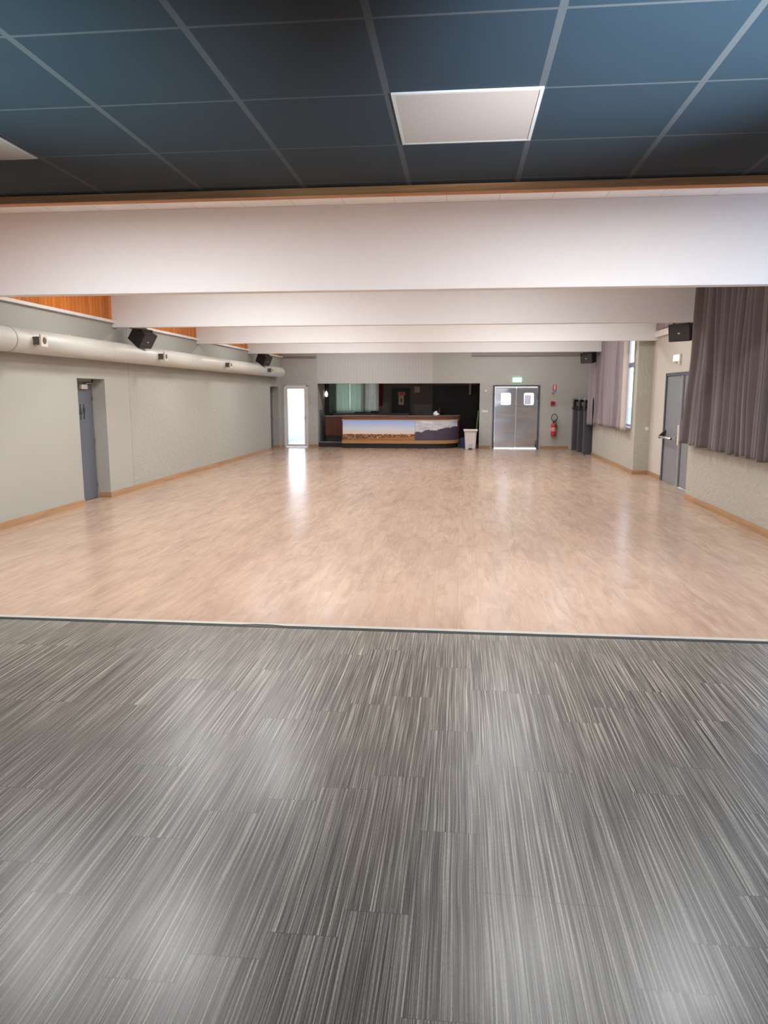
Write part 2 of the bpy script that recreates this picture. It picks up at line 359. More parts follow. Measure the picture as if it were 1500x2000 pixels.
# ------------------------------------------------------------------ mesh helpers
def box(bm, x0, x1, y0, y1, z0, z1, bev=0, mi=0):
    vs = [bm.verts.new((x, y, z)) for z in (z0, z1) for y in (y0, y1) for x in (x0, x1)]
    fs = []
    for q in ((0, 2, 3, 1), (4, 5, 7, 6), (0, 1, 5, 4), (2, 6, 7, 3), (0, 4, 6, 2), (1, 3, 7, 5)):
        f = bm.faces.new([vs[i] for i in q]); f.material_index = mi; fs.append(f)
    if bev:
        es = list({e for f in fs for e in f.edges})
        bmesh.ops.bevel(bm, geom=es, offset=bev, segments=2, affect='EDGES', profile=.7)
    return vs
def cyl(bm, a, b_, r, r2=None, seg=24, cap=True):
    a, b_ = Vector(a), Vector(b_); r2 = r if r2 is None else r2
    d = (b_-a).normalized(); up = Vector((0, 0, 1)) if abs(d.z) < .9 else Vector((1, 0, 0))
    u = d.cross(up).normalized(); w = d.cross(u)
    A, B = [], []
    for i in range(seg):
        t = 2*PI*i/seg; q = u*math.cos(t)+w*math.sin(t)
        A.append(bm.verts.new(a+q*r)); B.append(bm.verts.new(b_+q*r2))
    for i in range(seg):
        f = bm.faces.new((A[i], A[(i+1) % seg], B[(i+1) % seg], B[i])); f.smooth = True
    if cap: bm.faces.new(A[::-1]); bm.faces.new(B)
def tube(bm, pts, r, seg=10):
    pts = [Vector(p) for p in pts]; rings = []
    n = None
    for i, p in enumerate(pts):
        d = (pts[min(i+1, len(pts)-1)]-pts[max(i-1, 0)]).normalized()
        if n is None:
            up = Vector((0, 0, 1)) if abs(d.z) < .9 else Vector((1, 0, 0)); n = d.cross(up).normalized()
        n = (n - d*n.dot(d)).normalized(); w = d.cross(n)
        rr = r[i] if isinstance(r, (list, tuple)) else r
        rings.append([bm.verts.new(p+(n*math.cos(2*PI*k/seg)+w*math.sin(2*PI*k/seg))*rr) for k in range(seg)])
    for A, B in zip(rings, rings[1:]):
        for k in range(seg):
            f = bm.faces.new((A[k], A[(k+1) % seg], B[(k+1) % seg], B[k])); f.smooth = True
    bm.faces.new(rings[0][::-1]); bm.faces.new(rings[-1])
def lathe(bm, c, prof, seg=28, axis='Z'):
    """prof: (r, h) along axis from c"""
    rings = []
    for r, h in prof:
        R = []
        for k in range(seg):
            t = 2*PI*k/seg; a, b_ = r*math.cos(t), r*math.sin(t)
            v = {'Z': (a, b_, h), 'Y': (a, h, b_), 'X': (h, a, b_)}[axis]
            R.append(bm.verts.new((c[0]+v[0], c[1]+v[1], c[2]+v[2])))
        rings.append(R)
    for A, B in zip(rings, rings[1:]):
        for k in range(seg):
            f = bm.faces.new((A[k], A[(k+1) % seg], B[(k+1) % seg], B[k])); f.smooth = True
    bm.faces.new(rings[0][::-1]); bm.faces.new(rings[-1])
def prism(bm, poly, ax, a, b_):
    """extrude 2-D polygon along axis ax from a to b_ (poly in remaining axes order)"""
    def mk(p, t):
        v = list(p); v.insert(ax, t); return bm.verts.new(v)
    A = [mk(p, a) for p in poly]; B = [mk(p, b_) for p in poly]; n = len(poly)
    bm.faces.new(A); bm.faces.new(B[::-1])
    for i in range(n): bm.faces.new((A[i], B[i], B[(i+1) % n], A[(i+1) % n]))
def ribbon(bm, path, n0, n1, z0, z1):
    """solid strip following a plan path, from offset n0 (inner) to n1 (outer); z0..z1"""
    pts = [Vector(p) for p in path]; prof = []
    for i, p in enumerate(pts):
        d = (pts[min(i+1, len(pts)-1)]-pts[max(i-1, 0)]).normalized(); nn = Vector((d.y, -d.x))
        prof.append((p+nn*n0, p+nn*n1))
    rows = [[bm.verts.new((q.x, q.y, z)) for q, z in ((a, z0), (b_, z0), (b_, z1), (a, z1))] for a, b_ in prof]
    for A, B in zip(rows, rows[1:]):
        for k in range(4): bm.faces.new((A[k], B[k], B[(k+1) % 4], A[(k+1) % 4]))
    bm.faces.new(rows[0][::-1]); bm.faces.new(rows[-1])

def obj(name, bm, mat, parent=None, fix=True):
    bmesh.ops.recalc_face_normals(bm, faces=bm.faces[:])
    me = bpy.data.meshes.new(name)
    if parent is not None and fix:
        w = world_loc(parent)
        bmesh.ops.translate(bm, verts=bm.verts[:], vec=-w)
    bm.to_mesh(me); bm.free(); me.materials.append(mat)
    o = bpy.data.objects.new(name, me); COL.objects.link(o)
    if parent is not None: o.parent = parent
    return o
def world_loc(o):
    v = Vector((0, 0, 0))
    while o is not None: v += Vector(o.location); o = o.parent
    return v
def tag(o, label, cat, group=None, kind=None):
    o['label'] = label; o['category'] = cat
    if group: o['group'] = group
    if kind: o['kind'] = kind
    return o
def thing(name, label, cat, loc, group=None, kind=None):
    o = bpy.data.objects.new(name, None); COL.objects.link(o); o.location = loc; o.empty_display_size = .1
    return tag(o, label, cat, group, kind)
def solo(name, bm, mat, label, cat, group=None, kind=None):
    """one-mesh top-level object with its origin at its base centre"""
    xs = [v.co for v in bm.verts]
    c = Vector(((min(v.x for v in xs)+max(v.x for v in xs))/2, (min(v.y for v in xs)+max(v.y for v in xs))/2, min(v.z for v in xs)))
    bmesh.ops.translate(bm, verts=bm.verts[:], vec=-c)
    o = obj(name, bm, mat); o.location = c
    return tag(o, label, cat, group, kind)
def struct(name, bm, mat, label, cat):
    o = obj(name, bm, mat); return tag(o, label, cat, None, 'structure')
def copy_tree(o, parent=None):
    c = o.copy(); COL.objects.link(c); c.parent = parent
    for ch in list(o.children): copy_tree(ch, c)
    return c
B = bmesh.new

# ------------------------------------------------------------------ dimensions
XL, XR, XR2, YB, YR, ZC = -6.5, 4.15, 4.5, 26.8, -3.5, 4.12
SEAM = 5.85
BEAMS = [9.1, 13.57, 18.05, 22.5]

# ------------------------------------------------------------------ floor
bm = B(); box(bm, XL-.4, XR2+.4, SEAM, YB+4.2, -.15, 0)
struct('floor', bm, M['laminate'], 'oak-look laminate floor of the hall beyond the threshold', 'floor')
bm = B(); box(bm, XL-.4, XR2+.4, YR-.3, SEAM, -.15, -.006)
struct('floor.001', bm, M['vinyl'], 'dark grey striped vinyl plank floor in the foreground', 'floor')
# threshold: the cut edge of the laminate, slightly ragged, with one broken bit
bm = B()
xs = [XL+i*.13 for i in range(int((XR-XL)/.13)+2)]
rows = []
for x in xs:
    w = .050 + .003*noise.noise(Vector((x*3, 0, 0)))
    if -1.72 < x < -1.55: w = .026
    y0, y1 = SEAM-w, SEAM+.004
    rows.append([bm.verts.new((x, y, z)) for y, z in ((y0, -.006), (y0+.001, .003), (y1, .004), (y1, -.006))])
for a, b_ in zip(rows, rows[1:]):
    for k in range(4): bm.faces.new((a[k], b_[k], b_[(k+1) % 4], a[(k+1) % 4]))
bm.faces.new(rows[0][::-1]); bm.faces.new(rows[-1])
struct('trim_1', bm, plain('threshold_grey', (.42, .42, .39), .5), 'thin grey threshold strip between laminate and striped vinyl', 'threshold')
bm = B(); box(bm, XL, XR, SEAM-.085, SEAM-.048, -.0058, -.0035)
struct('trim_2', bm, M['rubber'], 'black gap line in front of the threshold strip', 'floor joint')

# ------------------------------------------------------------------ walls
D1, D2 = (12.15, 13.14), (25.05, 26.25)
bm = B()
segs = [(YR, D1[0]), (D1[1], D2[0]), (D2[1], YB+.25)]
for a, b_ in segs: box(bm, XL-.45, XL, a, b_, 0, 3.24)
for a, b_ in (D1, D2): box(bm, XL-.45, XL, a, b_, 2.18, 3.24)
struct('wall_left', bm, M['wall_left'], 'pale grey left wall, smooth then roughcast', 'wall')
bm = B()
for a, b_ in zip([4.5]+[y+.2 for y in BEAMS], BEAMS+[YB]): box(bm, XL-.05, XL, a, b_, 3.24, ZC)
struct('wall_left.001', bm, M['cladding'], 'orange pine board cladding above the ledge on the left wall', 'wall')
bm = B(); box(bm, XL-.45, XL-.05, YR, YB+.25, 3.24, ZC+.1)
struct('wall_left.002', bm, M['wall_smooth'], 'upper left wall behind the pine boards', 'wall')
bm = B()
for a, b_ in zip([4.5]+[y+.2 for y in BEAMS], BEAMS+[YB]): box(bm, XL, XL+.07, a, b_, 3.215, 3.265, .006)
struct('trim_3', bm, M['white'], 'white ledge under the pine cladding on the left wall', 'ledge')

bm = B()   # back wall with openings
op = [(-6.44, -5.56, 2.235), (-5.19, .66, 2.30), (1.12, 2.76, 2.235)]
x = XL-.4
for a, b_, h in op:
    box(bm, x, a, YB, YB+.2, 0, ZC+.1); box(bm, a, b_, YB, YB+.2, h, ZC+.1); x = b_
box(bm, x, XR2+.4, YB, YB+.2, 0, ZC+.1)
struct('wall_back', bm, M['wall_back'], 'grey back wall with bar opening, boarded panel over the bar and doors', 'wall')

# right wall: projecting window bays and set-back bays
W0 = (-.5, 3.6, .95, 2.75); W1 = (6.4, 13.25, 1.12, 4.0); W2 = (18.78, 23.6, 1.10, 3.98)
bm = B()
box(bm, XR, XR+.35, YR, W0[0], 0, ZC+.1); box(bm, XR, XR+.35, W0[0], W0[1], 0, W0[2]); box(bm, XR, XR+.35, W0[0], W0[1], W0[3], ZC+.1); box(bm, XR, XR+.35, W0[1], W1[0], 0, ZC+.1); box(bm, XR, XR+.35, W1[0], W1[1], 0, W1[2]); box(bm, XR, XR+.35, W1[0], W1[1], W1[3], ZC+.1)
box(bm, XR, XR+.35, W1[1], 14.05, 0, ZC+.1)
struct('wall_right', bm, M['wall_rough'], 'beige roughcast right wall under the near grey curtain', 'wall')
bm = B()
box(bm, XR, XR+.35, 18.32, W2[0], 0, ZC+.1); box(bm, XR, XR+.35, W2[0], W2[1], 0, W2[2]); box(bm, XR, XR+.35, W2[0], W2[1], W2[3], ZC+.1)
box(bm, XR, XR+.35, W2[1], 24.0, 0, ZC+.1)
struct('wall_right.001', bm, M['wall_rough'], 'beige roughcast right wall under the far mauve curtain, with its pillar edge', 'wall')
DR = (14.5, 17.1, 2.36)
bm = B()
box(bm, XR2, XR2+.3, 13.9, DR[0], 0, 3.2); box(bm, XR2, XR2+.3, DR[0], DR[1], DR[2], 3.2); box(bm, XR2, XR2+.3, DR[1], 18.45, 0, 3.2)
box(bm, XR2+.02, XR2+.3, 13.9, 18.45, 3.2, ZC+.1)
struct('wall_right.002', bm, M['wall_smooth'], 'smooth beige set-back wall around the grey double door', 'wall')
bm = B(); box(bm, XR2, XR2+.3, 23.9, YB+.2, 0, ZC+.1)
struct('wall_right.003', bm, M['wall_smooth'], 'smooth beige wall behind the dark coat partitions', 'wall')
bm = B(); box(bm, XR2-.07, XR2+.02, 13.78, 18.32, 3.2, 3.34, .008)
struct('trim_4', bm, M['white'], 'white ledge over the set-back grey double door', 'ledge')
bm = B(); box(bm, XL-.4, -5.2, YR-.2, YR, 0, 3.3); box(bm, 3.0, XR2+.4, YR-.2, YR, 0, 3.3); box(bm, -5.2, 3.0, YR-.2, YR, 0, .9); box(bm, -5.2, 3.0, YR-.2, YR, 2.8, 3.3)
struct('wall_front', bm, M['wall_smooth'], 'plain wall behind the viewer', 'wall')

# baseboards
def base(name, runs, mat, lab):
    bm = B()
    for r in runs: box(bm, *r, 0, .10, .004)
    struct(name, bm, mat, lab, 'baseboard')
base('baseboard_left', [(XL, XL+.018, SEAM, D1[0]), (XL, XL+.018, D1[1], D2[0]), (XL, XL+.018, D2[1], YB)], M['base'], 'oak baseboard along the left wall')
base('baseboard_left.001', [(XL-.26, XL+.018, D1[1]-.018, D1[1]), (XL-.26, XL+.018, D2[1]-.018, D2[1])], M['basex'], 'short oak baseboards inside the left door recesses')
base('baseboard_right', [(XR-.018, XR, SEAM, 14.05), (XR-.018, XR, 18.32, 24.0), (XR2-.018, XR2, 17.16, 18.32), (XR2-.018, XR2, 24.0, YB)], M['base'], 'oak baseboard along the right wall')
base('baseboard_right.001', [(XR-.018, XR2, 18.302, 18.32)], M['basex'], 'oak baseboard on the pillar edge of the right wall')
base('baseboard_back', [(XL, -6.46, YB-.018, YB), (-5.54, -5.19, YB-.018, YB), (.68, 1.06, YB-.018, YB), (2.82, 3.8, YB-.018, YB)], M['basex'], 'oak baseboard along the back wall')

# ------------------------------------------------------------------ ceilings and beams
bm = B(); box(bm, XL-.3, XR2+.3, 4.47, YB, ZC, ZC+.1)
struct('ceiling', bm, M['white_ceiling'], 'white tiled ceiling over the hall beams', 'ceiling')
LP = [(-.309, 3.116), (-2.709, 3.116)]
bm = B(); box(bm, XL-.3, XR2+.3, YR, 4.44, 3.068, 3.16)
struct('ceiling.001', bm, M['dark_ceiling'], 'low dark blue-grey tiled ceiling in the foreground', 'ceiling')
bm = B(); box(bm, XL, XR2, 4.40, 4.47, 3.026, ZC, .004)
struct('trim_5', bm, M['fascia'], 'varnished pine fascia at the edge of the dark ceiling', 'fascia')
for i, y in enumerate(BEAMS):
    bm = B(); x1 = {0: XR2, 1: XR2, 2: XR2, 3: XR2}[i]
    box(bm, XL-.02, XR if i in (0, 3) else x1, y, y+.18, 3.14, ZC, .008)
    struct('ceiling_beam' if i == 0 else 'ceiling_beam.%03d' % i, bm, M['beam'],
           ['deep off-white ceiling beam nearest the dark ceiling', 'second off-white ceiling beam, with speakers at both ends',
            'third off-white ceiling beam, ending at the right pillar', 'farthest off-white ceiling beam, just before the back wall'][i], 'beam')

# unlit panels set in the dark ceiling
def light_panel(x, y, z, mat, lab, grp, dz=.012):
    t = thing('ceiling_light', lab, 'ceiling light', (x+.3, y+.3, z), grp)
    bm = B(); w = .018
    box(bm, x+.004, x+w, y+.004, y+.596, z-dz, z+.01); box(bm, x+.6-w, x+.596, y+.004, y+.596, z-dz, z+.01)
    box(bm, x+w, x+.6-w, y+.004, y+w, z-dz, z+.01); box(bm, x+w, x+.6-w, y+.6-w, y+.596, z-dz, z+.01)
    obj('frame', bm, M['white'] if dz > .02 else M['panel_frame'], t)
    bm = B(); box(bm, x+w, x+.6-w, y+w, y+.6-w, z-dz+.002 if dz < .02 else z-dz-.03, z+.01)
    obj('diffuser', bm, mat, t)
    return t
light_panel(-.309+.012, 3.116-.02, 3.068, M['panel_off'], 'unlit square white panel in the dark ceiling, right of centre', 'unlit panels in the dark ceiling', .008)
light_panel(-2.709, 3.116, 3.068, M['panel_off'], 'unlit square white panel cut by the left edge of the dark ceiling', 'unlit panels in the dark ceiling', .008)
# lit panels between the beams (hidden from the photograph's viewpoint by the beams)
bays = list(zip([4.5]+[y+.18 for y in BEAMS], BEAMS+[YB]))
names = ['first', 'second', 'third', 'fourth', 'last']
for bi, (a, b_) in enumerate(bays):
    for xi, X in enumerate((-4.4, -2.95, .75, 2.25)):
        if bi == 1 and xi == 3: continue
        yc = (6.7, 11.3, 15.8, 20.2, 24.7)[bi]
        t = light_panel(X-.3, yc-.3, ZC, M['lamp'], 'lit square panel in the %s ceiling bay, %s of four' % (names[bi], ('leftmost', 'second', 'third', 'rightmost')[xi]), 'lit panels between the beams', .05)
        ld = bpy.data.lights.new('panel_light', 'AREA'); ld.shape = 'SQUARE'; ld.size = .56; ld.color = LAMP_COL; ld.energy = LAMP*BAY[bi]
        lo = bpy.data.objects.new('panel_light', ld); COL.objects.link(lo); lo.location = (0, 0, -.085); lo.parent = t

# ------------------------------------------------------------------ windows on the right
def window(name, Y0, Y1, Z0, Z1, lab):
    t = thing(name, lab, 'window', (XR+.2, (Y0+Y1)/2, Z0), kind='structure')
    bm = B(); w = .06; x0, x1 = XR+.12, XR+.19
    box(bm, x0, x1, Y0, Y0+w, Z0, Z1); box(bm, x0, x1, Y1-w, Y1, Z0, Z1); box(bm, x0, x1, Y0, Y1, Z0, Z0+w); box(bm, x0, x1, Y0, Y1, Z1-w, Z1)
    n = round((Y1-Y0)/1.2)
    for i in range(1, n): y = Y0+(Y1-Y0)*i/n; box(bm, x0, x1, y-.03, y+.03, Z0, Z1)
    box(bm, x0-.01, x1, Y0, Y1, min(2.58, Z1-.12), min(2.70, Z1))
    obj('window_frame', bm, M['pvc'], t)
    bm = B(); box(bm, x0+.03, x0+.038, Y0+w, Y1-w, Z0+w, Z1-w); obj('pane', bm, M['glass'], t)
    bm = B(); box(bm, XR-.03, XR+.12, Y0, Y1, Z0-.03, Z0+.005, .004); obj('window_sill', bm, M['white'], t)
window('window_1', *W1, 'wide window hidden behind the near grey curtain')
window('fill_window_right', *W0, 'added window giving daylight fill to the foreground, unseen on the right')  # unseen window added to fill the foreground with cool daylight
window('window_2', *W2, 'window with a bright sliver showing beside the far mauve curtain')

# ------------------------------------------------------------------ curtains
def curtain(name, lab, y0, y1, x, zb, zt, mat, seed, flare=0, amp=.05, folds=None, grp=None, lining=None, lean=0, parent=None):
    """hangs in a plane X = x, from Y = y0 (near) to y1 (far)"""
    t = thing(name, lab, 'curtain', (x, (y0+y1)/2, zb), grp)
    Ln = y1-y0; nf = folds or Ln/.17; n = int(nf*14); m_ = 36
    rnd = random.Random(seed); ph = rnd.random()*10
    bm = B(); rows = []
    for j in range(m_+1):
        tz = j/m_; z = zb+(zt-zb)*tz; row = []
        for i in range(n+1):
            s = i/n
            warp = .55*noise.noise(Vector((s*nf*.28+ph, tz*.6, seed)))
            a = (s*nf+warp*1.2)*2*PI
            A = amp*(.55+.6*abs(noise.noise(Vector((s*nf*.33, tz*.8, seed+5)))))*(1.1-.35*tz)
            dx = A*(1.9*noise.noise(Vector((s*nf*1.25+.25*tz, tz*.35, seed+20)))+0.6*noise.noise(Vector((s*nf*2.1, tz*.7, seed+31)))+.35*math.sin(a)) + .02*noise.noise(Vector((s*6, tz*3, seed+9)))
            y = y0+Ln*s + .25*A*math.cos(a)
            y += flare*(s**6)*(1-tz)**1.5 + lean*s**4*(tz-.5)
            row.append(bm.verts.new((x+dx, y, z - (.012*math.sin(a*.5) if j == 0 else 0))))
        rows.append(row)
    for r0, r1 in zip(rows, rows[1:]):
        for i in range(n):
            f = bm.faces.new((r0[i], r0[i+1], r1[i+1], r1[i])); f.smooth = True
    o = obj('drape', bm, mat, t)
    sm = o.modifiers.new('thick', 'SOLIDIFY'); sm.thickness = .006; sm.offset = 0
    bm = B(); box(bm, x-.015, x+.015, y0-.02, y1+.02, zt, ZC); obj('curtain_rail', bm, M['white'], t)
    return t
curtain('curtain', 'large charcoal grey curtain at the right edge, hanging below the nearest beams', 9.32, 13.5, 3.985, 1.03, 3.98, M['curtain'], 3, flare=.42, amp=.10, folds=20)
c2 = curtain('curtain', 'mauve grey curtain on the far right, beside the bright window gap', 19.28, 23.18, 4.03, 1.03, 3.98, M['curtain2'], 8, amp=.095, folds=17)
curtain('curtain', 'far end of the mauve curtain beside the dark coat partitions', 23.32, 24.1, 3.99, .98, 3.98, M['curtain2'], 17, amp=.045, folds=5)
curtain('curtain', 'short mauve curtain above the white ledge over the side door', 13.85, 17.95, XR2-.08, 3.345, 3.98, M['curtain2'], 12, amp=.035, folds=26)
# beige lining turned back at the near edge of the far curtain
bm = B(); rows = []
for j in range(21):
    tz = j/20; z = 1.03+2.9*tz
    wd = .50*(1-.55*tz)+.04
    rows.append([bm.verts.new((4.02-.03*math.sin(q*3), 19.34-.66*q, z)) for q in (0, .33, .66, 1)])
for r0, r1 in zip(rows, rows[1:]):
    for i in range(3):
        f = bm.faces.new((r0[i], r0[i+1], r1[i+1], r1[i])); f.smooth = True
o = obj('lining', bm, M['lining'], c2); sm = o.modifiers.new('thick', 'SOLIDIFY'); sm.thickness = .005
o['label'] = 'beige curtain lining turned back'

# ------------------------------------------------------------------ air duct with nozzles
DX, DZ, DRD = XL+.225, 2.665, .175
t = thing('air_duct', 'long round cream air duct running along the top of the left wall', 'air duct', (DX, 12, DZ-DRD))
bm = B()
prof = [(DRD, YR+.2-12)] + [(DRD, 13.55)] + [(DRD*math.cos(a), 13.55+.36*math.sin(a)) for a in [PI/2*k/8 for k in range(1, 8)]] + [(.01, 13.92)]
lathe(bm, (DX, 12, DZ), prof, 36, 'Y'); obj('duct_tube', bm, M['duct'], t)
for y in (9.87, 12.8, 16.6, 20.4, 24.2):
    bm = B(); lathe(bm, (DX, y, DZ), [(DRD-.01, -.012), (DRD+.004, -.01), (DRD+.004, .01), (DRD-.01, .012)], 36, 'Y'); obj('seam_ring', bm, M['reveal'] if y < 10 else M['duct'], t)
for y in (6.0, 11.6, 16.0, 20.4, 24.6):
    bm = B(); box(bm, XL, DX, y-.015, y+.015, DZ+DRD*.98, DZ+DRD*1.02+.01); obj('bracket', bm, M['white'], t)
for y in (10.3, 14.76, 19.08, 23.36):
    x0 = DX+DRD-.02; x1 = DX+DRD+.11
    bm = B(); prism(bm, [(y-.055, DZ-.055), (y+.055, DZ-.055), (y+.055, DZ+.055), (y-.055, DZ+.055)], 0, x0, x1); nz = obj('nozzle', bm, M['grille'], t)
    bm = B(); box(bm, x1, x1+.03, y-.085, y+.085, DZ-.085, DZ+.085, .008); pl = obj('face_plate', bm, M['nozzle'], nz)
    bm = B(); cyl(bm, (x1+.029, y, DZ), (x1+.034, y, DZ), .048); obj('outlet', bm, M['grille'], nz)

# ------------------------------------------------------------------ loudspeakers
def speaker():
    t = thing('loudspeaker', '', 'loudspeaker', (0, 0, 0), 'black loudspeakers hung under the beams')
    bm = B(); poly = [(-.20, -.15), (.20, -.15), (.14, .19), (-.14, .19)]
    prism(bm, poly, 2, -.15, .15)
    bmesh.ops.bevel(bm, geom=bm.edges[:], offset=.008, segments=2, affect='EDGES')
    obj('cabinet', bm, M['black'], t, False)
    bm = B(); box(bm, -.188, .188, -.155, -.138, -.138, .138, .006); g = obj('grille', bm, M['mesh'], t, False)
    bm = B(); box(bm, -.02, .02, -.158, -.154, -.02, .004); obj('badge', bm, M['alu'], t, False)
    bm = B()
    box(bm, -.17, -.145, -.03, .0, -.0, .175); box(bm, .145, .17, -.03, .0, -.0, .175); box(bm, -.17, .17, -.03, .0, .165, .18)
    obj('yoke', bm, M['black'], t, False)
    return t
sp0 = speaker()
def place_sp(t, loc, rot, top, lab):
    t.location = loc; t.rotation_euler = rot; t['label'] = lab
    # hanger arm from the yoke up to the beam underside
    inv = (Matrix.Translation(loc) @ bpy_euler(rot)).inverted()
    bm = B(); a = inv @ Vector(top); tube(bm, [inv @ (Vector(top)+Vector((0, 0, -.0))), (0, -.015, .175)], .012)
    obj('hanger', bm, M['black'], t, False)
from mathutils import Euler
def bpy_euler(r): return Euler(r).to_matrix().to_4x4()
sps = [copy_tree(sp0) for _ in range(3)]
R = math.radians
place_sp(sp0, (-6.12, 14.02, 2.985), (R(34), 0, R(76)), (-6.2, 13.66, 3.14), 'black loudspeaker tilted down under the left end of the second beam')
place_sp(sps[0], (-6.12, 22.95, 2.985), (R(26), 0, R(74)), (-6.2, 22.6, 3.14), 'black loudspeaker tilted down under the left end of the farthest beam')
place_sp(sps[1], (3.90, 13.93, 3.0), (R(10), 0, R(-42)), (3.92, 13.66, 3.14), 'black loudspeaker beside the big charcoal curtain, by the side door')
place_sp(sps[2], (3.75, 22.86, 2.98), (R(8), 0, R(-42)), (3.8, 22.6, 3.14), 'black loudspeaker beside the far mauve curtain, near the back wall')

# ------------------------------------------------------------------ left wall doors
def leaf_door(name, ya, yb, lab, extras):
    t = thing(name, lab, 'door', (XL-.24, (ya+yb)/2, 0), kind='structure')
    bm = B(); box(bm, XL-.27, XL-.235, ya+.04, yb-.05, .008, 2.13, .003); obj('door_leaf', bm, M['bluegrey'], t)
    bm = B(); box(bm, XL-.29, XL-.22, yb-.05, yb, 0, 2.18); box(bm, XL-.29, XL-.22, ya, ya+.04, 0, 2.18); box(bm, XL-.29, XL-.22, ya, yb, 2.13, 2.18)
    obj('door_frame', bm, M['reveal'], t)
    for z in (.25, 1.05, 1.85):
        bm = B(); cyl(bm, (XL-.228, yb-.052, z-.05), (XL-.228, yb-.052, z+.05), .008, seg=10); obj('hinge', bm, M['darkframe'], t)
    if extras:
        bm = B(); box(bm, XL-.235, XL-.19, ya+.50, ya+.72, 2.0, 2.08, .005); obj('door_closer', bm, M['nozzle'], t)
        bm = B(); box(bm, XL-.215, XL-.195, ya+.68, ya+.92, 2.09, 2.11); obj('closer_arm', bm, M['alu'], t)
        # toilet pictograms: woman and man
        for k, yy in enumerate((ya+.50, ya+.62)):
            bm = B(); xx = XL-.2348
            prism(bm, [(yy+.022*math.cos(a), 1.71+.022*math.sin(a)) for a in [2*PI*i/14 for i in range(14)]], 0, xx, xx+.002)
            if k == 0: prism(bm, [(yy-.02, 1.68), (yy+.02, 1.68), (yy+.05, 1.55), (yy+.018, 1.55), (yy+.018, 1.46), (yy-.018, 1.46), (yy-.018, 1.55), (yy-.05, 1.55)], 0, xx, xx+.002)
            else: prism(bm, [(yy-.04, 1.68), (yy+.04, 1.68), (yy+.04, 1.57), (yy+.022, 1.57), (yy+.022, 1.46), (yy-.022, 1.46), (yy-.022, 1.57), (yy-.04, 1.57)], 0, xx, xx+.002)
            obj('pictogram', bm, M['rubber'], t)
    bm = B(); cyl(bm, (XL-.235, ya+.12, 1.02), (XL-.19, ya+.12, 1.02), .011, seg=10); cyl(bm, (XL-.195, ya+.11, 1.02), (XL-.195, ya+.22, 1.02), .010, seg=10); obj('door_handle', bm, M['alu'], t)
leaf_door('door_1', *D1, 'blue-grey toilet door in the nearer recess of the left wall', True)
leaf_door('door_2', *D2, 'blue-grey door in the far recess of the left wall', False)
bm = B()
for a, b_ in (D1, D2): box(bm, XL-.45, XL-.30, a, b_, 0, 2.18)
struct('wall_left.003', bm, M['barblack'], 'dark corridors closed off behind the left doors', 'wall')

# ------------------------------------------------------------------ white glazed door on the back wall
t = thing('door_3', 'white glazed door full of daylight in the left corner of the back wall', 'door', (-6.0, YB, 0), kind='structure')
x0, x1 = -6.44, -5.56
bm = B(); box(bm, x0, x0+.045, YB-.02, YB+.1, 0, 2.235); box(bm, x1-.045, x1, YB-.02, YB+.1, 0, 2.235); box(bm, x0, x1, YB-.02, YB+.1, 2.19, 2.235); obj('door_frame', bm, M['pvc'], t)
a, b_ = x0+.047, x1-.047
bm = B(); w = .085
box(bm, a, a+w, YB, YB+.06, .01, 2.188); box(bm, b_-w, b_, YB, YB+.06, .01, 2.188); box(bm, a+w, b_-w, YB, YB+.06, .01, .10); box(bm, a+w, b_-w, YB, YB+.06, 2.188-w, 2.188); obj('door_leaf', bm, M['pvc'], t)
bm = B(); box(bm, a+w-.005, b_-w+.005, YB+.026, YB+.034, .095, 2.108); obj('pane', bm, M['glass'], t)
bm = B(); box(bm, b_-.055, b_-.025, YB-.008, YB, .95, 1.17, .003); cyl(bm, (b_-.04, YB, 1.07), (b_-.04, YB-.05, 1.07), .009, seg=10); cyl(bm, (b_-.04, YB-.045, 1.07), (b_-.15, YB-.045, 1.07), .009, seg=10); obj('door_handle', bm, M['alu'], t)

